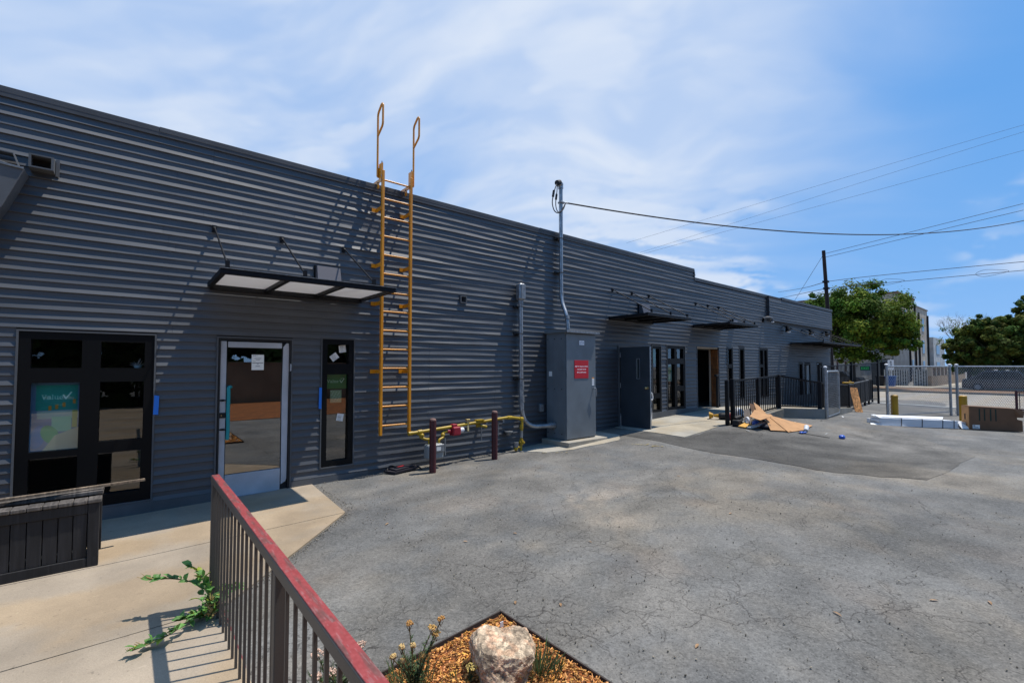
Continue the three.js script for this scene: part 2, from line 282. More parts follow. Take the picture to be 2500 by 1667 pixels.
// dust and stains on the asphalt: sandy patches, brown run-off by the wall, darker oily areas
function groundTone(x, z) {
  const n = fbm(x * 1.3, z * 1.3, 5, 3), f = fbm(x * 5, z * 5, 3, 8);
  let r = 1, g = 1, b = 1;
  const blob = (cx, cz, rx, rz) => sst(1.15, 0.25, Math.hypot((x - cx) / rx, (z - cz) / rz) + (f - 0.5) * 1.5 + (n - 0.5) * 0.8), sand = Math.max(blob(4.6, 3.15, 1.15, 0.42), 0.8 * blob(4.1, 3.95, 0.5, 0.5), 0.3 * blob(6.5, 3.2, 0.9, 0.4), 0.2 * blob(6.2, 4.4, 1.1, 0.5), 0.35 * blob(8.95, 5.25, 0.3, 0.25) * 2) * sst(0.32, 0.55, f + (n - 0.5) * 0.4);
  const dark = Math.max(blob(4.2, 5.2, 0.6, 0.35), blob(5.8, 5.9, 0.5, 0.5), 0.8 * blob(3.6, 6.6, 0.6, 0.4), 0.7 * blob(2.9, 4.55, 0.3, 0.2), 0.6 * blob(7, 6.6, 1, 0.5)) * sst(0.3, 0.6, f); r *= 1 - dark * 0.16; g *= 1 - dark * 0.18; b *= 1 - dark * 0.22;
  r += sand * 0.52; g += sand * 0.40; b += sand * 0.28;
  const brown = sst(0.46, 0.60, n + (f - 0.5) * 0.5 + 0.16 * sst(3, 0.6, z) * sst(2.5, 4.5, x));
  r *= 1 + brown * 0.10; g *= 1 + brown * 0.055; b *= 1 + brown * 0.0;
  
  const oil = sst(0.56, 0.70, fbm(x * 0.9 + 20, z * 0.9 + 7, 4, 31)); r *= 1 - oil * 0.10; g *= 1 - oil * 0.09; b *= 1 - oil * 0.07;
  const rust = sst(0.62, 0.74, fbm(x * 1.7 + 3, z * 1.7 + 50, 4, 43)) * 0.3; r *= 1 + rust * 0.12; g *= 1 - rust * 0.04; b *= 1 - rust * 0.16;
  const m = 0.93 + 0.10 * fbm(x * 0.55 + 4, z * 0.55, 3, 51) + (f - 0.5) * 0.14;
  return [r * m, g * m, b * m];
}
{
  const xs = steps([-900, -100, 200], [-100, -12, 22], [-12, 0, 1], [0, 13, 0.13], [13, 34, 0.6], [34, 62, 4], [62, 200, 30], [200, 1400, 400]);
  const zs = steps([-900, -100, 200], [-100, -12, 22], [-12, -0.6, 2], [-0.6, 8, 0.13], [8, 20, 1], [20, 100, 20], [100, 900, 200]);
  structure('ground', gridSheet(xs, zs, gh, groundTone), M.asphalt);
}
function drape(pts, lift, level = 4, colf, skirt = 0) { // polygon in x,z laid on the land
  const s = new THREE.Shape(pts.map((p) => new THREE.Vector2(p[0], p[1]))), g0 = new THREE.ShapeGeometry(s), p = g0.attributes.position, I = g0.index.array;
  let tri = []; for (let i = 0; i < I.length; i += 3) tri.push([0, 1, 2].map((k) => [p.getX(I[i + k]), p.getY(I[i + k])]));
  const mid = (a, b) => [(a[0] + b[0]) / 2, (a[1] + b[1]) / 2];
  for (let l = 0; l < level; l++) { const nx = []; for (const [a, b, c] of tri) { const ab = mid(a, b), bc = mid(b, c), ca = mid(c, a); nx.push([a, ab, ca], [ab, b, bc], [ca, bc, c], [ab, bc, ca]); } tri = nx; }
  const pos = [], uv = [], col = [];
  const put = (x, y, z) => { pos.push(x, y, z); uv.push(x, z); col.push(...(colf ? colf(x, z) : [1, 1, 1])); };
  for (const t of tri) { const [a, b, c] = t; const cr = (b[0] - a[0]) * (c[1] - a[1]) - (b[1] - a[1]) * (c[0] - a[0]); for (const q of cr > 0 ? [a, c, b] : [a, b, c]) put(q[0], gh(q[0], q[1]) + lift, q[1]); }
  if (skirt) for (let i = 0; i < pts.length; i++) { const a = pts[i], b = pts[(i + 1) % pts.length], n = 8; for (let k = 0; k < n; k++) { const A = [lerp(a[0], b[0], k / n), lerp(a[1], b[1], k / n)], B = [lerp(a[0], b[0], (k + 1) / n), lerp(a[1], b[1], (k + 1) / n)], ya = gh(...A) + lift, yb = gh(...B) + lift; for (const [q, y] of [[A, ya], [B, yb], [B, yb - skirt], [A, ya], [B, yb - skirt], [A, ya - skirt]]) put(q[0], y, q[1]); } }
  const g = new THREE.BufferGeometry(); g.setAttribute('position', new THREE.Float32BufferAttribute(pos, 3)); g.setAttribute('uv', new THREE.Float32BufferAttribute(uv, 2)); if (colf) g.setAttribute('color', new THREE.Float32BufferAttribute(col, 3)); g.computeVertexNormals(); g.userData.ready = true; return g;
}
function ragged(pts, amp, step, seed) { const out = []; for (let i = 0; i < pts.length; i++) { const a = pts[i], b = pts[(i + 1) % pts.length], L = Math.hypot(b[0] - a[0], b[1] - a[1]), n = Math.max(1, Math.round(L / step)); for (let k = 0; k < n; k++) { const t = k / n, x = lerp(a[0], b[0], t), z = lerp(a[1], b[1], t), e = k ? amp : 0; out.push([x + (vn(x * 4, z * 4, seed) - 0.5) * e, z + (vn(x * 4 + 50, z * 4, seed) - 0.5) * e]); } } return out; }
structure('asphalt_patch', drape(ragged([[8.4, 0.75], [8.17, 2.67], [8.31, 3.71], [8.32, 4.77], [8.8, 5.75], [11.6, 6.0], [13.4, 5.0], [14.2, 4.1], [12.2, 3.4], [11.3, 2.3], [10.1, 1.9], [9.03, 1.93], [9.0, 0.9]], 0.12, 0.3, 5), 0.005, 3, (x, z) => { const n = fbm(x * 2.2, z * 2.2, 5, 71), f = fbm(x * 7, z * 7, 3, 73), d = Math.max(sst(8.9, 12.6, x + (n - 0.5) * 5), sst(4.9, 6.2, z + (n - 0.5) * 2) * 0.9); const m = 0.72 + n * 0.5 + d * 1.15 + (f - 0.5) * 0.5; return [m * 1.02, m, m * 0.97]; }), M.patch);
// concrete apron by the near door, cast in panels with open joints
{
  const ap = structure('concrete_apron', box(-6, -5.9, -0.3, -0.25, 0.3, 0.4), M.concrete);
  const panel = (pts) => { const o = sh(new THREE.Mesh(drape(pts, 0.016, 4, null, 0.06), M.concrete)); o.name = 'slab_panel'; ap.add(o); };
  panel([[-6, -0.02], [2.06, -0.02], [1.968, 1.622], [-6, 1.622]]);
  panel([[-6, 1.634], [1.955, 1.634], [1.13, 2.55], [0.73, 2.99], [0.535, 3.2], [-0.1, 3.2], [-6, 3.2]].slice(0, 7));
  panel([[-6, 3.212], [0.53, 3.212], [0.53, 4.35], [-6, 3.9]]);
  panel([[-6, 3.912], [0.53, 4.362], [0.53, 9.6], [-6, 9.6]]);
  panel([[-9, 9.612], [0.6, 9.612], [0.6, 17], [-9, 17]]);
}
structure('concrete_landing', drape([[9.08, 0.02], [9.05, 0.97], [9.02, 1.88], [10.13, 1.84], [11.3, 1.72], [13.4, 2.0], [14.45, 2.6], [19, 2.2], [19, 0.02]], 0.012, 4, null, 0.05), M.concretePale);
structure('concrete_strip', drape(ragged([[5.75, 0.02], [5.85, 0.36], [6.1, 0.74], [6.6, 0.95], [7.86, 1.06], [8.35, 0.72], [8.42, 0.02]], 0.06, 0.2, 9), 0.009, 3, null, 0.03), M.concretePale);
// street beyond the yard
structure('street', drape([[28.2, -70], [45.5, -70], [45.5, 70], [28.2, 70]], 0.006, 5), M.street);
structure('driveway_edge', drape([[27.3, -1], [27.75, -1], [28.1, 9], [27.65, 9]], 0.03, 3, null, 0.05), M.bldgWhite);
structure('kerb', drape([[45.5, -70], [45.8, -70], [45.8, 70], [45.5, 70]], 0.13, 5, null, 0.2), M.concreteGrey);
structure('dirt_verge', drape([[45.8, -70], [56, -70], [56, 70], [45.8, 70]], 0.06, 5), M.dirt);
structure('sidewalk', drape([[56, -70], [61.5, -70], [61.5, 70], [56, 70]], 0.09, 5, null, 0.1), M.concretePale);
structure('driveway', drape([[61.5, -1.6], [100, -2], [100, 9], [61.5, 9]], 0.05, 4), M.concretePale);

// ================================================================ THE BUILDING
const bld = thing('storefront_building', 'long single-storey building clad in charcoal grey lap siding beside the yard', 'building', [12, 0, -4]);
const OPEN = [[-0.92, 0.21, 0.075, 2.03], [0.87, 1.75, -0.09, 2.03], [2.18, 2.65, 0.17, 2.075], [9.25, 10.2, 0.15, 2.19], [10.71, 11.13, 0.44, 2.22], [11.43, 12.37, 0.46, 2.25], [13.08, 14.43, 0.3, 2.27], [15.0, 15.38, 0.55, 2.3], [15.88, 16.25, 0.55, 2.31], [17.49, 18.2, 0.55, 2.33], [21.34, 21.73, 0.2, 1.82], [22.0, 22.66, 0.2, 1.8], [23.52, 24.17, 0.2, 1.87]];
{
  const s = new THREE.Shape([[-3, -0.5], [25.4, -0.5], [25.4, 4.3], [12.95, 4.3], [12.95, 4.54], [-3, 4.54]].map((p) => new THREE.Vector2(...p)));
  for (const [a, b, c, d] of OPEN) s.holes.push(new THREE.Path([[a, c], [b, c], [b, d], [a, d]].map((p) => new THREE.Vector2(...p))));
  const g = new THREE.ExtrudeGeometry(s, { depth: 0.18, bevelEnabled: false }); g.translate(0, 0, -0.18);
  part(bld, 'wall', [g, box(18.2, 25.4, 3.42, 4.3, 0.001, 0.1)], M.sheath);
  part(bld, 'back_wall', box(-3, 25.4, -0.5, 4.5, -9.2, -9), M.room);
  part(bld, 'end_wall', box(25.2, 25.398, -0.5, 4.28, -9, -0.181), M.trim);
  part(bld, 'end_wall', box(-3, -2.8, -0.5, 4.5, -9, -0.181), M.trim);
  part(bld, 'roof', box(-2.8, 25.2, 4.02, 4.14, -9, -0.181), M.bldgGrey);
  part(bld, 'inner_wall', [box(-2.8, 25.2, -0.45, 2.9, -2.4, -2.3), box(7.9, 8, -0.45, 2.9, -2.3, -0.19), box(19, 19.1, -0.45, 2.9, -2.3, -0.19)], M.room);
  part(bld, 'inner_ceiling', box(-2.8, 25.2, 2.9, 3, -2.4, -0.19), M.room);
  part(bld, 'inner_floor', [box(-2.8, 7.9, -0.4, -0.06, -2.3, -0.19), box(8, 19, -0.4, 0.28, -2.3, -0.19), box(19.1, 25.2, -0.4, 0.15, -2.3, -0.19)], M.roomFloor);
}
// lap siding, course by course
const sidingMats = [0.93, 1, 1.06].map((k) => mat([0.041 * k, 0.048 * k, 0.061 * k], 0.6, { map: T.streak, ior: 1.92 }));
const EXP = 0.1016;
function board(x0, x1, yb, course, zo, step, top = EXP + 0.012) {
  const n = Math.max(1, Math.round((x1 - x0) / step)), rows = [], off = (hs(course, Math.round(x0 * 10), 5) - 0.5) * 0.0035 + (course % 2 ? 0.0017 : -0.0017);
  for (let i = 0; i <= n; i++) {
    const x = lerp(x0, x1, i / n), a = x < 2.4 ? 0.65 : x < 6.2 ? 1.75 : 1.3;
    const w = 1.15 * (fbm(x * 0.95 + course * 13.7, course * 3.1, 3, 91) - 0.5), w2 = fbm(x * 1.3 + course * 5.1, course * 7.7 + 40, 2, 95) - 0.5;
    const bump = Math.max(0, vn(x * 0.8 + course * 31.3, course * 2.2, 97) - 0.8) * 0.03 * a;
    const t = Math.max(0.007, 0.0168 + off + a * (w * 0.014) + bump), m = 0.004 + a * w2 * 0.006, dy = a * w2 * 0.006;
    rows.push([[x, yb + top, zo + 0.002], [x, yb + 0.055 + dy, zo + Math.max(0.001, m)], [x, yb + 0.005 + dy * 0.4, zo + t], [x, yb + 0.001 + dy * 0.4, zo + t - 0.002], [x, yb + dy * 0.4, zo + 0.0005]]);
  }
  const pos = [], q = (a, b, c, d) => pos.push(...a, ...b, ...c, ...a, ...c, ...d);
  for (let i = 0; i < n; i++) for (let k = 0; k < 4; k++) q(rows[i][k], rows[i][k + 1], rows[i + 1][k + 1], rows[i + 1][k]);
  for (const [r, f] of [[rows[0], 1], [rows[n], 0]]) for (const [a, b, c] of [[0, 1, 4], [1, 2, 4], [2, 3, 4]]) pos.push(...(f ? [...r[a], ...r[c], ...r[b]] : [...r[a], ...r[b], ...r[c]]));
  const g = new THREE.BufferGeometry(); g.setAttribute('position', new THREE.Float32BufferAttribute(pos, 3)); g.computeVertexNormals(); return g;
}
{
  const R = rng(404), far = []; let made = 0;
  const SPLIT = 13.04;
  for (let c = 0; c < 47; c++) {
    const yb = 4.505 - (c + 1) * EXP; // courses hang from the coping
    const cuts = OPEN.filter((o) => o[2] < yb + EXP * 0.75 && o[3] > yb + EXP * 0.3).map((o) => [o[0] - 0.022, o[1] + 0.022]).concat([[SPLIT, SPLIT]]).sort((a, b) => a[0] - b[0]);
    let x = -3; const runs = [];
    for (const [a, b] of [...cuts, [25.38, 99]]) { if (a - x > 0.04) runs.push([x, a]); x = Math.max(x, b); }
    for (let [a, b] of runs) {
      if (a < SPLIT - 0.05 && yb + EXP < Math.min(gh(a, 0), gh(b, 0))) continue;
      if (a >= SPLIT - 0.01) {
        if (yb + EXP > 4.24) continue;
        for (let u = a; u < b - 0.01; u += 4) { const e = Math.min(b, u + 4), up = yb > 3.38; if (up && u < 18.2 && e > 18.2) { far.push(board(u, 18.2, yb, c, 0, 0.3), board(18.2, e, yb, c, 0.1, 0.3)); } else far.push(board(u, e, yb, c, up && u >= 18.2 ? 0.1 : 0, 0.3)); }
        continue;
      }
      const L = b - a, seams = a > 2.5 && a < 2.8 && b > 9 ? [3.97 + (R() - 0.5) * 0.03, 5.42 + (R() - 0.5) * 0.04] : null, n = seams ? 3 : L < 4.4 ? 1 : Math.ceil(L / 4.9); let u = a;
      for (let k = 0; k < n; k++) { const e = k === n - 1 ? b : seams ? seams[k] : a + (k + 1) * L / n + (R() - 0.5) * 1.6; const o = part(bld, 'siding_board', board(u + (k ? 0.001 : 0), e - (k < n - 1 ? 0.001 : 0), yb, c, 0, 0.15), sidingMats[(R() * 3) | 0]); made++; u = e; }
    }
  }
  const o = part(bld, 'siding', far, sidingMats[1]); o.userData.kind = 'stuff';
  console.log('siding boards', made);
}
// coping pieces, base skirting, corner trim
{
  const R = rng(9); let k = 0;
  for (let x = -3; x < 12.9; x += 3.2) { const e = Math.min(12.97, x + 3.199), j = (R() - 0.5) * 0.006; part(bld, 'coping_piece', [box(x, e, 4.535 + j, 4.60 + j, -0.22, 0.026 + (k++ % 2) * 0.002, 0.003), box(x, e, 4.49 + j, 4.535 + j, 0.012, 0.024)], M.coping); }
  for (let x = 12.975; x < 25.4; x += 3.2) { const e = Math.min(25.42, x + 3.199), z = x > 18 ? 0.1 : 0; part(bld, 'coping_piece', [box(x, e, 4.3, 4.345, -0.22, z + 0.026, 0.004), box(x, e, 4.25, 4.3, z + 0.014, z + 0.024)], M.coping); }
  part(bld, 'end_cap', box(12.95, 12.972, 4.345, 4.56, -0.21, 0.03), M.coping);
  for (const [a, b, c, d] of [[0.235, 0.845, 0.05, 0.02], [-3, -0.941, 0.05, 0.02], [-0.94, 0.234, 0.052, 0.024]]) part(bld, 'skirting', box(a, b, -0.2, c, 0.002, d), M.trim);
  for (const [a, b, c, d] of [[1.775, 2.9, -0.2, 0.03], [10.22, 13.06, 0.1, 0.44], [14.45, 25.38, 0.0, 0.5]]) part(bld, 'skirting', box(a, b, c, d, 0.014, 0.026), M.trim);
  part(bld, 'corner_trim', box(25.37, 25.41, 0, 4.25, -0.19, 0.02), M.trim);
  part(bld, 'soffit_trim', box(18.2, 25.4, 3.385, 3.425, 0.002, 0.125), M.coping);
}
// windows: frame with real openings, one glass per opening, a thin outer channel
function windowUnit(x0, x1, y0, y1, panes, glass = M.glass, z = 0) {
  const s = new THREE.Shape([[x0, y0], [x1, y0], [x1, y1], [x0, y1]].map((p) => new THREE.Vector2(...p)));
  for (const [a, b, c, d] of panes) s.holes.push(new THREE.Path([[a, c], [b, c], [b, d], [a, d]].map((p) => new THREE.Vector2(...p))));
  const g = new THREE.ExtrudeGeometry(s, { depth: 0.085 - 0.008, bevelEnabled: true, bevelSize: -0.003, bevelThickness: 0.004, bevelOffset: 0, bevelSegments: 1 }); g.translate(0, 0, z - 0.085 + 0.016);
  const w = part(bld, 'window', g, M.frame);
  part(w, 'channel', [box(x0 - 0.02, x0 - 0.002, y0 - 0.02, y1 + 0.02, z + 0.001, z + 0.022), box(x1 + 0.002, x1 + 0.02, y0 - 0.02, y1 + 0.02, z + 0.001, z + 0.022), box(x0 - 0.002, x1 + 0.002, y1 + 0.002, y1 + 0.02, z + 0.001, z + 0.022), box(x0 - 0.002, x1 + 0.002, y0 - 0.02, y0 - 0.002, z + 0.001, z + 0.024)], M.trim);
  for (const [a, b, c, d] of panes) { const p = new THREE.PlaneGeometry(b - a + 0.01, d - c + 0.01); p.translate((a + b) / 2, (c + d) / 2, z - 0.045); part(w, 'pane', p, glass); }
  return w;
}
windowUnit(-0.92, 0.21, 0.075, 2.03, [[-0.83, -0.43, 1.64, 1.95], [-0.82, -0.44, 0.74, 1.48], [-0.82, -0.44, 0.18, 0.67], [-0.27, 0.12, 1.64, 1.94], [-0.27, 0.12, 0.8, 1.48], [-0.27, 0.11, 0.2, 0.67]], M.glassNear);
windowUnit(2.18, 2.65, 0.17, 2.075, [[2.255, 2.575, 1.7, 1.99], [2.255, 2.575, 0.25, 1.54]]);
windowUnit(10.71, 11.13, 0.44, 2.22, [[10.765, 11.06, 0.95, 2.15], [10.765, 11.07, 0.5, 0.81]], M.glassDark);
windowUnit(11.43, 12.37, 0.46, 2.25, [[11.49, 11.82, 1.89, 2.17], [11.95, 12.29, 1.9, 2.17], [11.49, 11.82, 0.53, 1.73], [11.95, 12.29, 1.12, 1.74], [11.95, 12.29, 0.53, 0.97]], M.glassDark);
windowUnit(15.0, 15.38, 0.55, 2.3, [[15.06, 15.32, 1.75, 2.24], [15.06, 15.32, 0.62, 1.62]], M.glassDark);
windowUnit(15.88, 16.25, 0.55, 2.31, [[15.94, 16.19, 0.62, 2.24]], M.glassDark);
windowUnit(17.49, 18.2, 0.55, 2.33, [[17.55, 17.79, 1.75, 2.26], [17.55, 17.79, 0.62, 1.64], [17.91, 18.13, 0.62, 2.26]], M.glassDark);
windowUnit(21.34, 21.73, 0.2, 1.82, [[21.4, 21.67, 0.3, 1.76]], M.glassDark);
windowUnit(23.52, 24.17, 0.2, 1.87, [[23.6, 24.09, 0.3, 1.8]], M.glassDark);
// glazed door wrapped in white protective film
{
  const x0 = 0.875, x1 = 1.745, z = 0.02;
  const d = part(bld, 'door', [box(x0, x0 + 0.02, -0.085, 2.025, -0.09, z), box(x1 - 0.02, x1, -0.085, 2.025, -0.09, z), box(x0 + 0.02, x1 - 0.02, 2.005, 2.025, -0.09, z), box(0.9, 1.72, -0.07, 0.24, -0.055, -0.012), box(0.9, 0.972, 0.24, 1.99, -0.055, -0.012), box(1.64, 1.72, 0.24, 1.99, -0.055, -0.012), box(0.972, 1.64, 1.905, 1.99, -0.055, -0.012)], M.black, 'glazed entrance door with dark metal frame');
  part(d, 'film_strip', box(0.886, 0.962, -0.03, 1.992, -0.012, 0.006, 0.003), M.film);
  part(d, 'film_strip', box(0.978, 1.63, 1.912, 1.988, -0.012, 0.004, 0.003), M.film);
  part(d, 'film_strip', prism([[1.645, 0.02], [1.70, 0.05], [1.715, 0.09], [1.722, 1.9], [1.716, 1.985], [1.69, 1.985], [1.65, 1.93], [1.642, 1.2]], -0.012, 0.005, 0.002), M.film);
  part(d, 'film_strip', prism([[0.972, -0.062], [1.628, -0.062], [1.63, 0.238], [0.972, 0.235]], -0.012, 0.004, 0.002), M.film);
  part(d, 'film_flap', sheet([[1.725, 1.58, 0.0], [1.75, 1.6, 0.035], [1.752, 1.69, 0.03], [1.725, 1.71, 0.0]], 0.003), M.film);
  const p = new THREE.PlaneGeometry(0.68, 1.68); p.translate(1.305, 1.07, -0.03); part(d, 'pane', p, mat([0.6, 0.62, 0.6], 0.008, { transmission: 1, thickness: 0, ior: 3.0 }));
  part(d, 'pull_handle', [spline([[0.985, 1.37, 0.055], [0.987, 1.3, 0.06], [0.985, 1.05, 0.062], [0.988, 0.85, 0.06], [0.984, 0.72, 0.056]], 0.021, 24, 10), ball(0.985, 1.37, 0.055, 0.021), ball(0.984, 0.72, 0.056, 0.021), spline([[0.985, 1.37, 0.055], [1.0, 1.39, 0.04], [1.02, 1.385, 0.0]], 0.019, 8, 8)], M.teal, 'pull handle wrapped in teal film');
  part(d, 'handle_stub', [cyl([0.92, 1.215, 0.004], [0.985, 1.215, 0.05], 0.009), cyl([0.93, 0.835, 0.004], [0.985, 0.835, 0.05], 0.009), ball(0.925, 1.215, 0.006, 0.022, [1.6, 0.7, 0.5]), ball(0.93, 0.835, 0.006, 0.022, [1.6, 0.7, 0.5])], M.black);
  part(d, 'lock', [box(0.884, 0.964, 0.985, 1.055, 0.007, 0.016, 0.003), cyl([0.915, 1.02, 0.015], [0.915, 1.02, 0.022], 0.012)], M.black);
  part(d, 'lock_cylinder', cyl([0.915, 1.02, 0.02], [0.915, 1.02, 0.026], 0.007), M.brass);
  part(d, 'threshold', box(0.87, 1.75, -0.1, -0.055, -0.1, 0.03, 0.005), M.galvDull);
  part(d, 'channel', [box(0.848, 0.868, -0.1, 2.05, 0.001, 0.024), box(1.752, 1.772, -0.1, 2.05, 0.001, 0.024), box(0.868, 1.752, 2.032, 2.05, 0.001, 0.024)], M.trim);
}
// steel door standing open at a right angle
{
  const d = part(bld, 'door', [box(9.25, 9.3, 0.16, 2.19, -0.15, 0.03), box(10.15, 10.2, 0.16, 2.19, -0.15, 0.03), box(9.3, 10.15, 2.14, 2.19, -0.15, 0.03)], M.trim, 'grey steel door standing open');
  const s = new THREE.Shape([[0.03, 0.205], [0.86, 0.205], [0.86, 2.135], [0.03, 2.135]].map((p) => new THREE.Vector2(...p)));
  s.holes.push(new THREE.Path([[0.50, 1.38], [0.58, 1.38], [0.58, 1.84], [0.50, 1.84]].map((p) => new THREE.Vector2(...p))));
  const g = new THREE.ExtrudeGeometry(s, { depth: 0.044, bevelEnabled: false }); g.rotateY(-Math.PI / 2); g.translate(9.365, 0, 0);
  part(d, 'leaf', g, mat([0.045, 0.058, 0.072], 0.5, { map: T.grain }));
  const p = new THREE.PlaneGeometry(0.08, 0.46); p.rotateY(Math.PI / 2); p.translate(9.345, 1.61, 0.54); part(d, 'vision_pane', p, M.glassDark);
  part(d, 'vision_frame', [box(9.315, 9.321, 1.365, 1.855, 0.488, 0.5), box(9.315, 9.321, 1.365, 1.855, 0.58, 0.592), box(9.315, 9.321, 1.84, 1.855, 0.5, 0.58), box(9.315, 9.321, 1.365, 1.38, 0.5, 0.58)], M.galvDull);
  part(d, 'edge_strip', box(9.3215, 9.3645, 0.21, 2.13, 0.861, 0.866), M.galv);
  part(d, 'knob', [cyl([9.32, 1.16, 0.79], [9.26, 1.16, 0.79], 0.012), ball(9.255, 1.16, 0.79, 0.03), cyl([9.321, 1.16, 0.79], [9.315, 1.16, 0.79], 0.035)], M.brass);
  for (const y of [0.45, 1.2, 1.95]) part(d, 'hinge', cyl([9.31, y - 0.06, 0.03], [9.31, y + 0.06, 0.03], 0.012), M.galvDull);
  part(d, 'door_stop', [cyl([9.29, 0.2, 0.05], [9.29, 0.45, 0.045], 0.014), box(9.26, 9.32, 0.19, 0.22, 0.03, 0.09, 0.01)], M.galv);
}
// recessed doorway with plank-lined reveal
{
  const d = part(bld, 'doorway', [box(13.08, 13.11, 0.3, 2.27, -0.3, 0.0), box(13.11, 14.385, 2.2, 2.224, -0.3, -0.24)], M.trim, 'dark recessed doorway');
  part(d, 'jamb', [box(14.33, 14.385, 0.39, 2.2, -0.27, -0.236)], M.bldgTan); part(d, 'head', box(13.11, 14.4, 2.225, 2.265, -0.23, -0.01), M.bldgTan);
  let k = 0; for (let y = 0.34; y < 2.2; y += 0.124) part(d, 'plank', box(14.39 + (k % 3) * 0.002, 14.425, y + 0.003, Math.min(2.222, y + 0.121), -0.234, -0.005 - (k++ % 2) * 0.002, 0.004), M.woodPanel);
  part(d, 'sill', box(13.1, 14.4, 0.3, 0.39, -0.35, -0.02), M.concreteGrey);
}
// pale door ajar at the far end
{ const d = part(bld, 'door', [box(22.0, 22.06, 0.2, 1.8, -0.12, 0.02), box(22.6, 22.66, 0.2, 1.8, -0.12, 0.02), box(22.06, 22.6, 1.74, 1.8, -0.12, 0.02)], M.frame); part(d, 'leaf', box(22.32, 22.6, 0.22, 1.73, -0.06, -0.02), M.bldgWhite); }

// ---------------------------------------------------------------- canopies
function canopy(label, x0, x1, y, depth, rods, rodY, bays, panel) {
  const t = thing('door_canopy', label, 'canopy', [(x0 + x1) / 2, y, 0], 'steel canopies over the doors');
  const xs = []; for (let i = 0; i <= bays; i++) xs.push(lerp(x0 + 0.03, x1 - 0.03, i / bays));
  part(t, 'front_beam', box(x0, x1, y - 0.03, y + 0.028, depth - 0.06, depth, 0.005), M.steelBlack);
  part(t, 'wall_beam', box(x0 + 0.03, x1 - 0.03, y - 0.055, y + 0.028, 0.028, 0.085), M.steelBlack);
  for (const x of xs) part(t, 'side_beam', box(x - 0.028, x + 0.028, y - 0.028, y + 0.026, 0.087, depth - 0.062), M.steelBlack);
  for (let i = 0; i < bays; i++) part(t, 'roof_panel', box(xs[i] + 0.032, xs[i + 1] - 0.032, y + 0.012, y + 0.02, 0.09, depth - 0.065), panel);
  part(t, 'drip_edge', box(x0 - 0.005, x1 + 0.005, y + 0.030, y + 0.037, depth - 0.075, depth + 0.012), M.galvDull);
  for (const x of rods) { const r = part(t, 'tie_rod', cyl([x, rodY, 0.06], [x, y + 0.075, depth - 0.03], 0.011, 0.011, 8), M.steelBlack); part(r, 'wall_bracket', [box(x - 0.025, x + 0.025, rodY - 0.045, rodY + 0.045, 0.012, 0.03), cyl([x - 0.012, rodY, 0.05], [x + 0.012, rodY, 0.05], 0.02)], M.steelBlack); part(r, 'lug', box(x - 0.02, x + 0.02, y + 0.04, y + 0.12, depth - 0.055, depth - 0.015), M.steelBlack); }
  return t;
}
canopy('nearest black steel canopy with pale panels over the white wrapped glass door', 0.72, 2.77, 2.7, 1.22, [0.79, 1.6, 2.47], 3.45, 3, M.poly);
canopy('black steel canopy above the open grey steel door', 8.84, 10.72, 2.84, 1.15, [9.04, 9.83, 10.58], 3.53, 3, M.frame);
canopy('black steel canopy above the plank-lined recessed doorway', 12.78, 14.62, 2.88, 1.15, [13.02, 13.76, 14.45], 3.55, 3, M.frame);
canopy('farthest long black canopy at the street end of the building', 20.35, 25.35, 2.6, 1.2, [20.45, 21.73, 23.04, 24.3, 25.2], 3.2, 4, M.frame);

// ---------------------------------------------------------------- things fixed to the wall
function wallPack(label, x, y, w, h, d) {
  const t = thing('wall_light', label, 'wall light', [x, y, 0.012], 'boxy wall lights above the canopies');
  const g = prism([[0, 0], [d, 0], [d * 0.55, h], [0, h]], -w / 2, w / 2, 0.004); g.rotateY(-Math.PI / 2); g.translate(x, y, 0.014); part(t, 'housing', g, mat([0.10, 0.095, 0.105], 0.45, { metal: 0.2 }));
  part(t, 'back_plate', box(x - w / 2 - 0.02, x + w / 2 + 0.02, y - 0.01, y + h + 0.015, 0.012, 0.03), M.frame);
}
wallPack('boxy dark wall light above the nearest canopy', 2.23, 2.905, 0.34, 0.23, 0.14);
wallPack('boxy dark wall light above the canopy of the open steel door', 10.3, 3.03, 0.36, 0.25, 0.16);
wallPack('small dark wall light above the canopy of the recessed doorway', 15.4, 3.0, 0.3, 0.2, 0.16);
for (const [x, y, l] of [[19.74, 3.06, 'black cone spotlight under the soffit, first from the yard'], [22.31, 3.06, 'black cone spotlight under the soffit, middle of three'], [24.4, 3.08, 'black cone spotlight under the soffit, nearest the utility pole']]) {
  const t = thing('spot_light', l, 'spotlight', [x, y, 0.02], 'cone spotlights on the far wall');
  part(t, 'arm', cyl([x, y + 0.2, 0.02], [x, y + 0.16, 0.16], 0.02), M.frame); part(t, 'shade', cyl([x, y - 0.02, 0.2], [x, y + 0.2, 0.14], 0.11, 0.05, 14), M.frame); part(t, 'lamp', ball(x, y - 0.03, 0.2, 0.085, [1, 0.55, 1]), M.white);
}
{ const t = thing('security_light', 'curved grey security light at the start of the soffit', 'wall light', [17.9, 3.35, 0.02]); part(t, 'base', box(17.8, 17.9, 3.3, 3.45, 0.015, 0.06), M.frame); part(t, 'head', spline([[17.82, 3.42, 0.05], [17.9, 3.46, 0.16], [18.02, 3.42, 0.24], [18.06, 3.33, 0.26]], 0.05, 16, 10), M.trim); part(t, 'lens', ball(18.06, 3.3, 0.26, 0.055, [1, 0.5, 1]), M.white); }
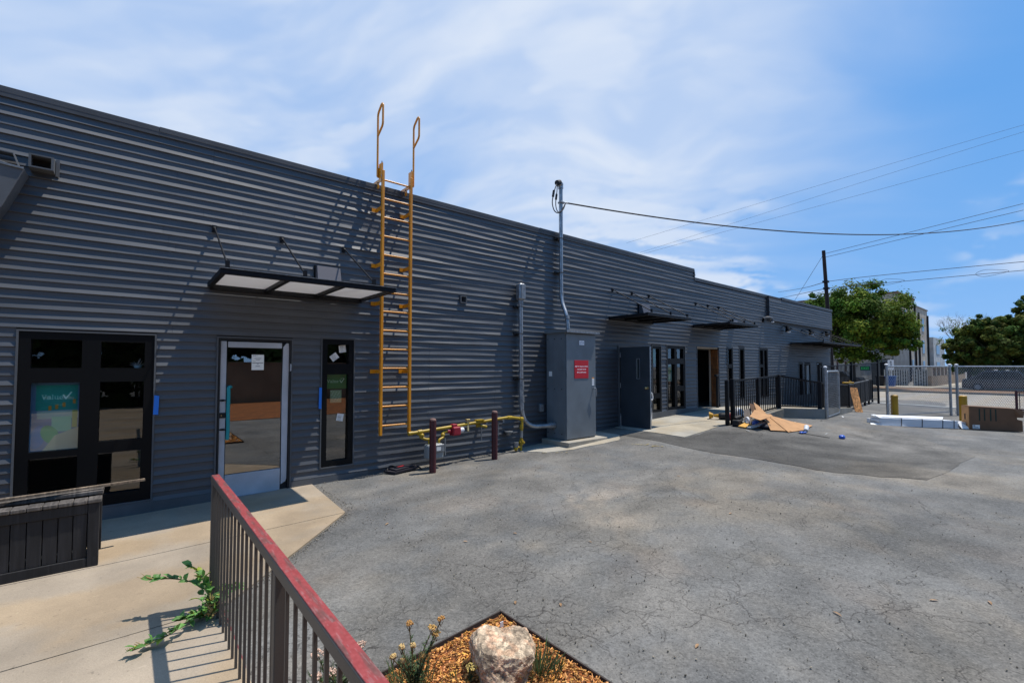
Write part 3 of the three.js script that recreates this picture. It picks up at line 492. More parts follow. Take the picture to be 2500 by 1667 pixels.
{ const t = thing('wall_box', 'small dark recessed box on the siding right of the ladder', 'vent', [4.67, 2.83, 0.01]); part(t, 'rim', [box(4.6, 4.74, 2.94, 2.96, 0.012, 0.04), box(4.6, 4.74, 2.82, 2.84, 0.012, 0.04), box(4.6, 4.62, 2.84, 2.94, 0.012, 0.04), box(4.72, 4.74, 2.84, 2.94, 0.012, 0.04)], M.trim); part(t, 'hole', box(4.62, 4.72, 2.84, 2.94, 0.012, 0.018), M.black); part(t, 'plug', box(4.655, 4.685, 2.87, 2.93, 0.018, 0.03), M.frame); }
{ // roof drain scupper and the leader head beside it
  const t = thing('roof_scupper', 'open black-mouthed roof scupper box high on the wall', 'scupper', [-0.78, 3.78, 0.01]);
  part(t, 'mouth', [box(-0.885, -0.865, 3.76, 3.905, 0.012, 0.15), box(-0.715, -0.695, 3.76, 3.905, 0.012, 0.15), box(-0.865, -0.715, 3.89, 3.905, 0.012, 0.15), box(-0.865, -0.715, 3.76, 3.775, 0.012, 0.15)], M.trim); part(t, 'opening', box(-0.865, -0.715, 3.775, 3.89, 0.012, 0.018), M.black); part(t, 'flange', box(-0.69, -0.66, 3.74, 3.93, 0.012, 0.026), M.trim);
  const h = thing('leader_head', 'grey sheet-metal drain hopper beside the scupper', 'drain hopper', [-1.3, 2.8, 0.02]);
  part(h, 'hopper', prism([[-0.9, 3.68], [-1.04, 3.28], [-1.3, 2.75], [-1.75, 2.75], [-1.75, 3.74], [-1.09, 3.73]], 0.015, 0.27, 0.006), M.trim); part(h, 'lip', bar([-1.75, 3.755, 0.275], [-0.9, 3.69, 0.275], 0.02, 0.02), M.galvDull);
  part(h, 'inlet', [sheet([[-0.95, 3.72, 0.03], [-1.0, 3.87, 0.03], [-1.0, 3.87, 0.16], [-0.95, 3.72, 0.2]], 0.01), sheet([[-1.0, 3.86, 0.03], [-1.4, 3.88, 0.03], [-1.4, 3.88, 0.15], [-1.0, 3.86, 0.15]], 0.01)], M.trim);
  part(h, 'downpipe', box(-1.58, -1.47, -0.1, 2.76, 0.03, 0.12, 0.01), M.trim);
}
single('roof_unit', [box(14.6, 17.0, 4.12, 4.85, -4.4, -2.6, 0.02), box(14.5, 17.1, 4.85, 4.9, -4.5, -2.5, 0.01), box(17.2, 18.4, 4.12, 4.7, -4.0, -3.0, 0.02)], M.bldgGrey, 'grey roof vent housing just showing above the lower parapet', 'roof vent');
{ const t = thing('door_pole', 'black push bar post standing against the plank-lined reveal', 'post', [14.2, 0.36, 0.06]); part(t, 'post', box(14.17, 14.23, 0.37, 1.38, 0.03, 0.09), M.black); part(t, 'top', box(14.08, 14.26, 1.36, 1.42, 0.02, 0.1), M.black); }
{ const t = thing('cable_hank', 'loop of white cable hanging from the siding beside the open steel door', 'cable', [10.6, 0.7, 0.04]); part(t, 'loop', spline([[10.56, 0.98, 0.04], [10.52, 0.92, 0.05], [10.56, 0.82, 0.05], [10.62, 0.78, 0.05], [10.66, 0.84, 0.05], [10.62, 0.95, 0.05]], 0.02, 40, 8, true), M.white); part(t, 'tail', spline([[10.62, 0.78, 0.04], [10.62, 0.6, 0.03], [10.63, 0.45, 0.04], [10.5, 0.27, 0.12]], 0.006, 20, 5), M.white); }
// ================================================================ ROOF LADDER
{
  const t = thing('roof_ladder', 'yellow steel roof access ladder bolted to the siding with raised grab rails', 'ladder', [3.25, 0.58, 0.2]);
  for (const x of [3.015, 3.505]) { const r = part(t, 'side_rail', box(x - 0.02, x + 0.02, 0.58, 4.78, 0.172, 0.228, 0.005), M.yellow); for (let y = 0.9; y < 4.7; y += 0.93) part(r, 'splice_bolt', [cyl([x - 0.028, y, 0.2], [x + 0.028, y, 0.2], 0.009, 0.009, 6), cyl([x - 0.028, y + 0.07, 0.2], [x + 0.028, y + 0.07, 0.2], 0.009, 0.009, 6)], M.galv); }
  for (let k = 0; k < 14; k++) part(t, 'rung', cyl([3.034, 0.73 + k * 0.3, 0.2], [3.486, 0.73 + k * 0.3, 0.2], 0.0145, 0.0145, 10), M.yellow);
  for (const y of [1.58, 2.66, 3.27, 4.17]) for (const x of [3.015, 3.505]) { const o = x < 3.2 ? -1 : -1; part(t, 'stand_off_bracket', [box(x + o * 0.028 - 0.006, x + o * 0.028 + 0.006, y - 0.03, y + 0.03, 0.02, 0.22), box(x + o * 0.028 - 0.075, x + o * 0.028 + 0.006, y - 0.03, y + 0.03, 0.014, 0.024)], M.yellow); }
  for (const x of [3.015, 3.505]) part(t, 'top_bracket', [box(x - 0.03, x - 0.018, 4.6, 4.66, -0.12, 0.2), box(x - 0.06, x + 0.02, 4.6, 4.606, -0.12, 0.0), box(x - 0.03, x - 0.018, 4.52, 4.62, 0.04, 0.1)], M.yellow);
  for (const [x, xr] of [[2.965, 3.0], [3.6, 3.52]]) {
    const zp = 0.10;
    const g = part(t, 'grab_rail', [pipe([[x, 4.7, zp], [x, 5.72, zp], [x, 5.83, zp + 0.15], [x, 5.80, zp + 0.19], [x, 5.47, zp + 0.19], [x, 5.36, zp]], 0.0165, 0.05, 10, 90)], M.yellow);
    part(g, 'plate', [box(Math.min(x, xr) - 0.004, Math.max(x, xr) + 0.004, 4.68, 4.84, zp - 0.004, zp + 0.006), box(xr - 0.012, xr + 0.012, 4.66, 4.9, zp, 0.21)], M.yellow);
    part(g, 'bolt', [cyl([xr, 4.88, 0.19], [xr, 4.93, 0.19], 0.01, 0.01, 6)], M.galv);
  }
}
// ================================================================ ELECTRICAL SERVICE
{
  const y0 = 0.17, y1 = 2.36, x0 = 6.76, x1 = 7.68, z0 = 0.05, z1 = 0.62;
  const pad = thing('equipment_pad', 'low grey concrete pad under the grey electrical cabinet', 'concrete pad', [7.2, 0.06, 0.38]);
  part(pad, 'block', box(6.63, 7.83, 0.0, 0.165, 0.03, 0.8, 0.012), M.concretePale);
  const t = thing('electrical_cabinet', 'tall grey electrical service cabinet with red address sign', 'electrical cabinet', [7.22, y0, 0.33]);
  part(t, 'body', [box(x0, x1, y0, y1, z0, z1 - 0.03, 0.006), box(x0 - 0.004, x0, y0 + 0.02, y1 - 0.06, z0 + 0.01, z0 + 0.21), box(x0 - 0.004, x0, y0 + 0.02, y1 - 0.06, z0 + 0.225, z0 + 0.34), box(x0 - 0.004, x0, y0 + 0.02, y1 - 0.06, z0 + 0.355, z1 - 0.05)], M.cabinet);
  part(t, 'door', box(x0 + 0.012, x1 - 0.008, y0 + 0.02, y1 - 0.03, z1 - 0.028, z1, 0.006), M.cabinet);
  const lid = part(t, 'lid', [prism([[x0 - 0.04, y1], [x1 + 0.05, y1], [x1 + 0.05, y1 + 0.03], [x0 - 0.04, y1 + 0.03]], 0.02, z1 + 0.065, 0.004)], M.cabinet);
  part(lid, 'rim', box(x0 - 0.045, x1 + 0.055, y1 - 0.012, y1 + 0.034, z1 + 0.065, z1 + 0.072, 0.003), M.galvDull);
  for (const y of [y0 + 0.12, 1.2, y1 - 0.13]) for (const z of [0.1, 0.3, 0.5]) part(t, 'screw', cyl([x0 - 0.003, y, z], [x0 - 0.014, y, z], 0.011, 0.011, 6), M.black);
  for (const y of [0.6, 1.5]) part(t, 'hinge', box(x0 + 0.018, x0 + 0.03, y - 0.05, y + 0.05, z1, z1 + 0.008), M.galvDull);
  const hd = part(t, 'handle', [cyl([7.58, 1.2, z1], [7.58, 1.2, z1 + 0.05], 0.014), spline([[7.56, 1.205, z1 + 0.05], [7.6, 1.2, z1 + 0.055], [7.625, 1.13, z1 + 0.055], [7.63, 1.03, z1 + 0.05]], 0.012, 14, 8)], M.galv);
  // signs and labels stuck to it
  const sg = single('address_sign', box(7.0, 7.435, 1.415, 1.79, z1 + 0.001, z1 + 0.006, 0.002), mat([0.52, 0.008, 0.02], 0.45), 'red sign with three lines of white lettering on the grey cabinet', 'sign');
  const ft = canvasTex(512, 440, (g, w, h) => { g.fillStyle = '#c00f22'; g.fillRect(0, 0, w, h); g.fillStyle = '#fff'; g.textAlign = 'center'; g.font = 'bold 43px sans-serif'; g.fillText('6601 N. Figueroa Street', w / 2, 160, 480); g.fillText('120/240V 1Ø-3W', w / 2, 235, 330); g.fillText('AIC-22,000 Amps', w / 2, 308, 360); });
  const fp = picture(0.425, 0.365); fp.translate(7.2175, 1.6025, z1 + 0.0068); part(sg, 'lettering', fp, mat(0xffffff, 0.5, { map: ft }));
  const lg = single('maker_label', box(7.155, 7.305, 2.11, 2.20, z1 + 0.001, z1 + 0.003), M.white, 'small white maker label with dark blue lettering high on the cabinet door', 'label');
  const lt = canvasTex(256, 150, (g, w, h) => { g.fillStyle = '#f2f2f4'; g.fillRect(0, 0, w, h); g.fillStyle = '#12235c'; g.font = 'bold 92px sans-serif'; g.textAlign = 'center'; g.fillText('E.T.N', w / 2, 108, 210); });
  const lp = picture(0.15, 0.09); lp.translate(7.23, 2.155, z1 + 0.0045); part(lg, 'lettering', lp, mat(0xffffff, 0.5, { map: lt }));
  const wl = single('warning_label', box(7.545, 7.615, 1.26, 1.43, z1 + 0.001, z1 + 0.003), M.paper, 'narrow white and orange caution label above the cabinet handle', 'label');
  const wt = canvasTex(96, 230, (g, w, h) => { g.fillStyle = '#f4f4f0'; g.fillRect(0, 0, w, h); g.fillStyle = '#e08a1e'; g.fillRect(0, 0, w, 34); g.fillStyle = '#556'; for (let y = 52; y < 220; y += 12) g.fillRect(10, y, 60 + ((y * 7) % 18), 4); });
  const wp = picture(0.07, 0.17); wp.translate(7.58, 1.345, z1 + 0.0045); part(wl, 'print', wp, mat(0xffffff, 0.5, { map: wt }));
  const sl = single('rating_label', box(x0 - 0.007, x0 - 0.0045, 1.46, 1.56, 0.13, 0.22), M.paper, 'tiny pale label on the shaded side of the cabinet', 'label');
}
{
  const t = thing('service_mast', 'tall galvanised service mast rising from the grey cabinet to a weatherhead', 'conduit mast', [7.15, 2.38, 0.2]);
  part(t, 'pipe', [pipe([[7.1, 2.38, 0.36], [7.1, 2.72, 0.33], [7.14, 3.1, 0.12], [7.15, 3.4, 0.11], [7.15, 5.58, 0.11]], 0.043, 0.16, 14, 80)], M.galv);
  part(t, 'coupling', [cyl([7.147, 3.13, 0.118], [7.15, 3.26, 0.11], 0.05), cyl([7.102, 2.66, 0.338], [7.104, 2.74, 0.32], 0.05)], M.galvDull);
  part(t, 'hub', cyl([7.1, 2.36, 0.36], [7.1, 2.45, 0.355], 0.06), M.galvDull);
  for (const y of [3.7, 4.45]) part(t, 'strap', [box(7.02, 7.28, y - 0.02, y + 0.02, 0.014, 0.05), spline([[7.1, y, 0.04], [7.1, y, 0.13], [7.15, y, 0.16], [7.2, y, 0.13], [7.2, y, 0.04]], 0.008, 16, 5)], M.black);
  part(t, 'weatherhead', [ball(7.13, 5.64, 0.11, 0.075, [1.0, 0.95, 0.9], 16), cyl([7.15, 5.55, 0.11], [7.145, 5.62, 0.11], 0.058)], M.galv);
  part(t, 'cable_outlet', [cyl([7.1, 5.67, 0.12], [6.99, 5.63, 0.15], 0.062, 0.055, 14)], M.black);
  part(t, 'drip_cable', spline([[7.0, 5.62, 0.16], [6.9, 5.5, 0.2], [6.82, 5.32, 0.22], [6.78, 5.12, 0.22], [6.86, 4.98, 0.2], [7.02, 4.97, 0.17], [7.16, 5.08, 0.17], [7.24, 5.22, 0.16]], 0.011, 50, 6), M.wire);
  part(t, 'drip_cable', spline([[7.02, 5.6, 0.13], [6.97, 5.42, 0.17], [6.93, 5.26, 0.18], [6.93, 5.08, 0.18], [7.0, 4.99, 0.17], [7.1, 5.03, 0.17], [7.22, 5.2, 0.16]], 0.010, 40, 6), M.wire);
  part(t, 'splice', [cyl([6.83, 5.4, 0.22], [6.8, 5.26, 0.22], 0.026), cyl([6.95, 5.36, 0.18], [6.93, 5.24, 0.18], 0.024)], M.black);
  part(t, 'clevis', [box(7.1, 7.22, 5.22, 5.26, 0.06, 0.17, 0.01), cyl([7.2, 5.24, 0.15], [7.3, 5.25, 0.17], 0.018)], M.galvDull);
}
{
  const t = thing('wall_conduit', 'grey conduit with box fitting dropping down the siding into the cabinet side', 'conduit', [6.0, 0.45, 0.12]);
  const z = 0.11;
  part(t, 'pipe', [cyl([5.985, 2.97, z], [6.0, 1.32, z], 0.045, 0.045, 14)], M.galv);
  part(t, 'sweep', pipe([[6.0, 1.24, z], [6.01, 0.45, z + 0.02], [6.78, 0.45, 0.3]], 0.047, 0.42, 14, 60), M.galv);
  part(t, 'box_fitting', [box(5.905, 6.065, 2.98, 3.33, 0.03, 0.19, 0.05)], M.galv);
  part(t, 'cover', [box(5.93, 6.045, 3.01, 3.30, 0.188, 0.2, 0.005)], M.galvDull);
  part(t, 'coupling', [cyl([5.987, 2.9, z], [5.985, 2.99, z], 0.056), cyl([6.0, 1.2, z], [6.0, 1.36, z], 0.058), cyl([6.004, 0.94, z], [6.003, 1.06, z], 0.062)], M.galvDull);
  part(t, 'connector', [cyl([6.6, 0.45, 0.24], [6.755, 0.45, 0.295], 0.062), cyl([6.66, 0.45, 0.262], [6.685, 0.45, 0.271], 0.072), cyl([6.72, 0.45, 0.283], [6.745, 0.45, 0.292], 0.075)], M.galvDull);
  for (const y of [1.42, 2.32, 2.86]) part(t, 'strap', [box(5.87, 6.1, y - 0.02, y + 0.02, 0.014, 0.05), spline([[5.945, y, 0.04], [5.945, y, 0.12], [5.99, y, 0.165], [6.045, y, 0.12], [6.045, y, 0.04]], 0.008, 16, 5)], M.black);
}
{ const t = thing('junction_box', 'small grey junction box low on the siding beside the cabinet', 'junction box', [6.6, 0.7, 0.014]); part(t, 'box', box(6.55, 6.65, 0.72, 0.88, 0.014, 0.08, 0.02), M.cabinet); part(t, 'cover', box(6.56, 6.64, 0.73, 0.87, 0.08, 0.086, 0.002), M.galvDull); }
// ================================================================ GAS SERVICE
{
  const t = thing('gas_piping', 'yellow gas pipe run with meter and red regulator low along the siding', 'gas piping', [4.7, 0.0, 0.25]);
  const z = 0.25;
  part(t, 'main_pipe', [pipe([[3.5, 0.575, z], [5.58, 0.695, z], [5.9, 0.64, z], [5.87, 0.03, z]], 0.0265, 0.045, 12, 120), cyl([3.47, 0.573, z], [3.54, 0.577, z], 0.034)], M.gas);
  part(t, 'fitting', [cyl([5.53, 0.692, z], [5.64, 0.684, z], 0.034), cyl([5.84, 0.65, z], [5.915, 0.638, z], 0.036), ball(5.9, 0.635, z, 0.038), cyl([5.885, 0.45, z], [5.885, 0.53, z], 0.036), cyl([3.64, 0.583, z], [3.71, 0.587, z], 0.038)], M.gas);
  part(t, 'riser_sleeve', cyl([5.883, 0.28, z], [5.884, 0.41, z], 0.029), M.galv);
  part(t, 'shutoff_valve', [cyl([5.88, 0.14, z], [5.88, 0.24, z], 0.04), cyl([5.83, 0.19, z], [5.93, 0.19, z], 0.028), cyl([5.88, 0.19, z], [5.88, 0.19, z + 0.08], 0.018), box(5.86, 5.9, 0.17, 0.21, z + 0.06, z + 0.09, 0.005)], M.gas);
  part(t, 'drip_leg', [pipe([[5.87, 0.1, z], [5.76, 0.1, z], [5.74, 0.04, z]], 0.026, 0.04, 10, 20), ball(5.74, 0.08, z, 0.042)], M.gas);
  part(t, 'regulator', [cyl([5.75, 0.2, z], [5.75, 0.11, z], 0.05, 0.04), cyl([5.7, 0.38, 0.08], [5.7, 0.32, 0.08], 0.07, 0.04), cyl([5.7, 0.4, 0.08], [5.7, 0.38, 0.08], 0.085)], M.galvDull);
  part(t, 'meter_pipe', [pipe([[3.675, 0.56, z], [3.675, 0.5, z + 0.02], [3.76, 0.46, z + 0.06], [3.82, 0.46, z + 0.06], [3.83, 0.36, z + 0.06]], 0.022, 0.03, 10, 60), cyl([3.655, 0.6, z], [3.665, 0.54, z], 0.036), ball(3.7, 0.53, z + 0.03, 0.036), cyl([3.83, 0.44, z + 0.06], [3.83, 0.38, z + 0.06], 0.033)], M.gas);
  part(t, 'meter_pipe', [pipe([[4.0, 0.36, z + 0.06], [4.0, 0.43, z + 0.06], [4.1, 0.46, z + 0.04], [4.1, 0.53, z], [4.2, 0.55, z]], 0.02, 0.03, 10, 50), ball(4.1, 0.5, z + 0.02, 0.036)], M.gas);
  const m = part(t, 'meter', [box(3.755, 4.06, 0.12, 0.38, z - 0.03, z + 0.14, 0.045)], M.meter);
  part(m, 'index_cover', [box(3.83, 4.055, 0.24, 0.37, z + 0.13, z + 0.16, 0.02)], M.galvDull); part(m, 'dial', box(3.9, 3.98, 0.27, 0.33, z + 0.16, z + 0.163), M.paper);
  const rv = part(t, 'seismic_valve', [box(4.27, 4.43, 0.47, 0.62, z - 0.06, z + 0.09, 0.025), box(4.28, 4.38, 0.6, 0.665, z - 0.04, z + 0.05, 0.012), cyl([4.2, 0.545, z], [4.5, 0.55, z], 0.034)], M.red, 'red shut-off valve');
  part(rv, 'vent_cap', [cyl([4.44, 0.55, z + 0.02], [4.5, 0.552, z + 0.02], 0.045), ball(4.5, 0.552, z + 0.02, 0.045, [0.7, 1, 1])], M.white);
  part(t, 'test_tee', [cyl([4.62, 0.63, z], [4.6, 0.52, z + 0.05], 0.02), cyl([4.63, 0.7, z], [4.62, 0.63, z], 0.028), box(4.58, 4.66, 0.7, 0.73, z - 0.03, z + 0.03, 0.005)], M.brass);
  part(t, 'pipe_clamp', [box(4.84, 4.92, 0.56, 0.69, z - 0.06, z - 0.035), box(4.8, 4.96, 0.68, 0.7, z - 0.06, z + 0.045), cyl([4.9, 0.585, z], [4.98, 0.575, z + 0.03], 0.024), ball(4.99, 0.565, z + 0.04, 0.03)], M.gas);
  for (const [x, y0] of [[5.05, 0.28], [5.45, 0.34]]) part(t, 'stand', [cyl([x, y0, 0.07], [x, 0.66, 0.07], 0.011), box(x - 0.02, x + 0.02, 0.6, 0.65, 0.016, 0.24)], M.galvDull);
  part(t, 'vent_tube', [cyl([4.13, 0.16, z + 0.05], [4.13, 0.44, z + 0.04], 0.012)], M.galvDull);
}
for (const [x, z, l, h] of [[3.74, 0.56, 'maroon pipe bollard in front of the gas meter', 0.86], [5.07, 0.45, 'maroon pipe bollard nearer the grey electrical cabinet', 0.87]]) {
  const y = gh(x, z), t = thing('bollard', l, 'bollard', [x, y, z], 'maroon bollards guarding the gas pipe');
  part(t, 'post', cyl([x, y - 0.02, z], [x, y + h - 0.03, z], 0.054, 0.054, 20), M.maroon); part(t, 'cap', [cyl([x, y + h - 0.034, z], [x, y + h - 0.01, z], 0.0545, 0.046, 20), ball(x, y + h - 0.012, z, 0.046, [1, 0.3, 1], 16)], mat([0.30, 0.17, 0.14], 0.8, { map: T.grain }));
}
{ // folded tool bag by the wall
  const y = gh(3.4, 0.15), t = thing('tool_bag', 'flat black bag with red emblem lying at the foot of the ladder', 'bag', [3.4, y, 0.16]);
  part(t, 'body', [sheet([[3.12, y + 0.015, 0.1], [3.22, y + 0.015, 0.3], [3.66, y + 0.035, 0.24], [3.58, y + 0.03, 0.05]], 0.03)].map((g) => { g.scale(1, 1, 1); return g; }), M.bag);
  part(t, 'flap', [sheet([[3.2, y + 0.058, 0.11], [3.25, y + 0.052, 0.28], [3.61, y + 0.072, 0.22], [3.55, y + 0.07, 0.08]], 0.018)], M.bag);
  part(t, 'strap', [spline([[3.16, y + 0.05, 0.14], [3.2, y + 0.09, 0.1], [3.28, y + 0.1, 0.08], [3.33, y + 0.08, 0.1]], 0.012, 20, 6), spline([[3.58, y + 0.05, 0.12], [3.66, y + 0.06, 0.14], [3.72, y + 0.02, 0.2], [3.7, y + 0.01, 0.28]], 0.012, 20, 6)], M.black);
  part(t, 'emblem', [sheet([[3.33, y + 0.083, 0.14], [3.345, y + 0.081, 0.19], [3.46, y + 0.089, 0.175], [3.44, y + 0.091, 0.125]], 0.002)], mat([0.5, 0.02, 0.03], 0.6));
}
// ================================================================ NOTICES, POSTERS AND TAPE
function notice(name, label, cat, x0, x1, y0, y1, z, turn, tx, group) {
  const w = x1 - x0, h = y1 - y0, g = new THREE.BoxGeometry(w, h, 0.0012); g.rotateZ(turn); g.translate((x0 + x1) / 2, (y0 + y1) / 2, z);
  const o = single(name, g, M.paper, label, cat, group); if (tx) { const p = picture(w, h); p.rotateZ(turn); p.translate((x0 + x1) / 2, (y0 + y1) / 2, z + 0.0012); part(o, 'print', p, mat(0xffffff, 0.7, { map: tx })); } return o;
}
const printed = (seed, bg = '#eceae4') => canvasTex(192, 256, (g, w, h) => { g.fillStyle = bg; g.fillRect(0, 0, w, h); const R = rng(seed); g.fillStyle = '#444'; for (let y = 22; y < h - 20; y += 15) { if (R() < 0.2) continue; const a = 14 + R() * 30; g.fillRect(a, y, (w - 2 * a) * (0.6 + R() * 0.4), R() < 0.3 ? 6 : 3); } });
notice('notice', 'white printed permit notice taped to the glass of the white wrapped door', 'notice', 1.26, 1.41, 1.61, 1.82, -0.024, 0, canvasTex(256, 340, (g, w, h) => { g.fillStyle = '#efefe8'; g.fillRect(0, 0, w, h); g.fillStyle = '#3b3b3b'; g.fillRect(20, 16, 110, 5); g.fillRect(20, 26, 70, 4); g.strokeStyle = '#555'; g.lineWidth = 2; g.strokeRect(50, 72, 150, 24); g.fillRect(64, 82, 122, 5); g.fillRect(88, 112, 80, 7); g.fillRect(20, 146, 60, 5); g.fillRect(14, 178, 228, 11); g.fillRect(108, 206, 40, 8); g.fillRect(86, 246, 84, 7); g.fillRect(70, 262, 116, 3); }));
notice('sticker', 'square white label at the top corner of the narrow window', 'sticker', 2.44, 2.545, 1.875, 1.985, -0.04, 0.12, printed(3), 'stickers on the narrow window');
notice('sticker', 'tilted white label in the upper pane of the narrow window', 'sticker', 2.315, 2.43, 1.755, 1.85, -0.04, 0.65, printed(4), 'stickers on the narrow window');
notice('sticker', 'slanting white label in the tall lower pane of the narrow window', 'sticker', 2.42, 2.52, 0.83, 0.94, -0.04, -0.18, printed(5), 'stickers on the narrow window');
const valueArt = (bg) => canvasTex(400, 300, (g, w, h) => { g.fillStyle = bg; g.fillRect(0, 0, w, h); g.fillStyle = 'rgba(225,245,235,0.85)'; g.font = '76px serif'; g.fillText('Value', 40, 180, 210); g.strokeStyle = 'rgba(225,245,235,0.9)'; g.lineWidth = 13; g.beginPath(); g.moveTo(268, 128); g.lineTo(296, 180); g.lineTo(350, 96); g.stroke(); g.fillRect(285, 96, 18, 12); g.fillRect(322, 84, 14, 12); });
notice('poster', 'green poster with pale lettering behind the narrow window', 'poster', 2.25, 2.58, 1.32, 1.55, -0.075, 0, valueArt('#1d7d35'));
notice('poster', 'pale green sheet below the green poster in the narrow window', 'poster', 2.33, 2.5, 1.11, 1.3, -0.075, 0, canvasTex(128, 150, (g, w, h) => { g.fillStyle = '#9fb08a'; g.fillRect(0, 0, w, h); g.fillStyle = '#dfe8d8'; for (let i = 0; i < 26; i++) g.fillRect((i * 37) % 100 + 8, (i * 53) % 120 + 10, 9, 5); }));
notice('poster', 'turquoise poster with children painting behind the large near window', 'poster', -0.83, -0.43, 0.74, 1.49, -0.052, 0, canvasTex(420, 780, (g, w, h) => {
  g.filter = 'blur(3px)'; g.fillStyle = '#4d7096'; g.fillRect(0, 0, w, h); g.fillStyle = '#17857f'; g.fillRect(48, 40, 345, 285); g.fillStyle = 'rgba(215,240,240,0.75)'; g.font = '70px serif'; g.fillText('Value', 90, 200, 180); g.lineWidth = 12; g.strokeStyle = 'rgba(225,245,245,0.85)'; g.beginPath(); g.moveTo(268, 150); g.lineTo(292, 196); g.lineTo(340, 120); g.stroke();
  g.fillStyle = '#b07a2c'; for (const [x, y] of [[150, 275], [205, 262], [265, 240], [352, 205]]) g.fillRect(x, y, 26, 52);
  g.fillStyle = '#8aa7a6'; g.fillRect(60, 330, 340, 90); g.fillStyle = '#6fb59c'; g.fillRect(180, 400, 165, 170); g.fillStyle = '#2c6fa8'; g.beginPath(); g.ellipse(70, 620, 62, 130, 0.2, 0, 7); g.fill(); g.fillStyle = '#2f8f6a'; g.beginPath(); g.ellipse(170, 600, 70, 110, -0.4, 0, 7); g.fill(); g.fillStyle = '#8f9a55'; g.fillRect(350, 330, 45, 200); g.fillStyle = '#98a08e'; g.beginPath(); g.moveTo(110, 780); g.lineTo(210, 610); g.lineTo(420, 520); g.lineTo(420, 780); g.fill();
}));
notice('poster', 'green round logo poster behind the far paired window', 'poster', 11.5, 11.82, 1.25, 1.72, -0.08, 0, canvasTex(200, 280, (g, w, h) => { g.fillStyle = '#dfe6dc'; g.fillRect(0, 0, w, h); g.fillStyle = '#13924a'; g.beginPath(); g.arc(100, 90, 78, 0, 7); g.fill(); g.fillStyle = '#bfe3cb'; g.fillRect(40, 190, 120, 70); }));
notice('poster', 'green sheet behind the top of the slim far window', 'poster', 10.77, 11.0, 1.75, 2.14, -0.08, 0, canvasTex(100, 180, (g, w, h) => { g.fillStyle = '#1f9a35'; g.fillRect(0, 0, w, h); g.fillStyle = '#66c76a'; g.beginPath(); g.arc(60, 70, 30, 0, 7); g.fill(); }));
single('tape_strip', prism([[0.215, 1.08], [0.262, 1.075], [0.268, 1.3], [0.222, 1.31]], 0.024, 0.029, 0.001), M.tapeBlue, 'strip of blue masking tape at the edge of the large near window', 'tape');
single('tape_strip', prism([[2.135, 1.04], [2.172, 1.035], [2.176, 1.345], [2.14, 1.35]], 0.024, 0.029, 0.001), M.tapeBlue, 'strip of blue masking tape at the edge of the narrow window', 'tape');
{ const t = thing('window_ornament', 'pale spiky plant ornament inside the large near window', 'ornament', [0.06, 1.64, -0.12]); const R = rng(6), g = []; for (let i = 0; i < 22; i++) { const a = R() * 6.3, e = 0.2 + R() * 1.2, l = 0.05 + R() * 0.05; g.push(cyl([0.06, 1.66, -0.13], [0.06 + Math.cos(a) * Math.cos(e) * l, 1.66 + Math.sin(e) * l, -0.13 + Math.sin(a) * Math.cos(e) * l * 0.7], 0.006, 0.001, 5)); } part(t, 'leaves', g, mat([0.5, 0.42, 0.4], 0.7)); part(t, 'pot', cyl([0.06, 1.63, -0.13], [0.06, 1.67, -0.13], 0.03, 0.04), M.white); }

// ================================================================ PLANTER AND LOOSE WOOD STRIP
{
  const y0 = -0.085, yt = 0.5, t = thing('planter_box', 'long black slatted wooden planter standing on the concrete apron', 'planter', [-1.2, y0, 1.33]);
  const x1 = -0.185, x0 = -2.6, zf = 1.6, zb = 1.06;
  part(t, 'corner_post', box(x1 - 0.075, x1, y0, yt - 0.035, zf - 0.07, zf, 0.006), M.planter); part(t, 'corner_post', box(x1 - 0.075, x1, y0, yt - 0.035, zb, zb + 0.07, 0.006), M.planter);
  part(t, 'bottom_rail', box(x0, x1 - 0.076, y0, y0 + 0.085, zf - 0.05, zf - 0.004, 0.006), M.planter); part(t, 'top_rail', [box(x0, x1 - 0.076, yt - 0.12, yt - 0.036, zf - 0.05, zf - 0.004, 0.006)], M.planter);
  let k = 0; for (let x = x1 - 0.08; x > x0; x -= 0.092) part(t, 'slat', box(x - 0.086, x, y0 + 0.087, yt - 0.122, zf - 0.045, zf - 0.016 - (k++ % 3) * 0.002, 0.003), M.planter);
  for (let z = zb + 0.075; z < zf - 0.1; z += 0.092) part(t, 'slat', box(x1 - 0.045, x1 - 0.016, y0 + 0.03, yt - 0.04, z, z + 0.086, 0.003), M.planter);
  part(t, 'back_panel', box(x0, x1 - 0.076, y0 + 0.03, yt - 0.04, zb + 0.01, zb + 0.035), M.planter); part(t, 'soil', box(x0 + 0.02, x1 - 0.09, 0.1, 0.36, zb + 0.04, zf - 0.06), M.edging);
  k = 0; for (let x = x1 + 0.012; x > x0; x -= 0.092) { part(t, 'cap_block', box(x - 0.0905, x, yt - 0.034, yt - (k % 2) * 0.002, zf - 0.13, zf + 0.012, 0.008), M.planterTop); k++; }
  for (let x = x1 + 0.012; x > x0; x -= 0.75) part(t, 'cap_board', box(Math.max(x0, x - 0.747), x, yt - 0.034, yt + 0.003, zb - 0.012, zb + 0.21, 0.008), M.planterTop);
  single('wood_strip', [bar([-1.6, 0.527, 1.40], [0.13, 0.535, 1.18], 0.035, 0.02)], M.strip, 'loose pale wood strip lying on the planter and sticking out past its end', 'wood strip');
}
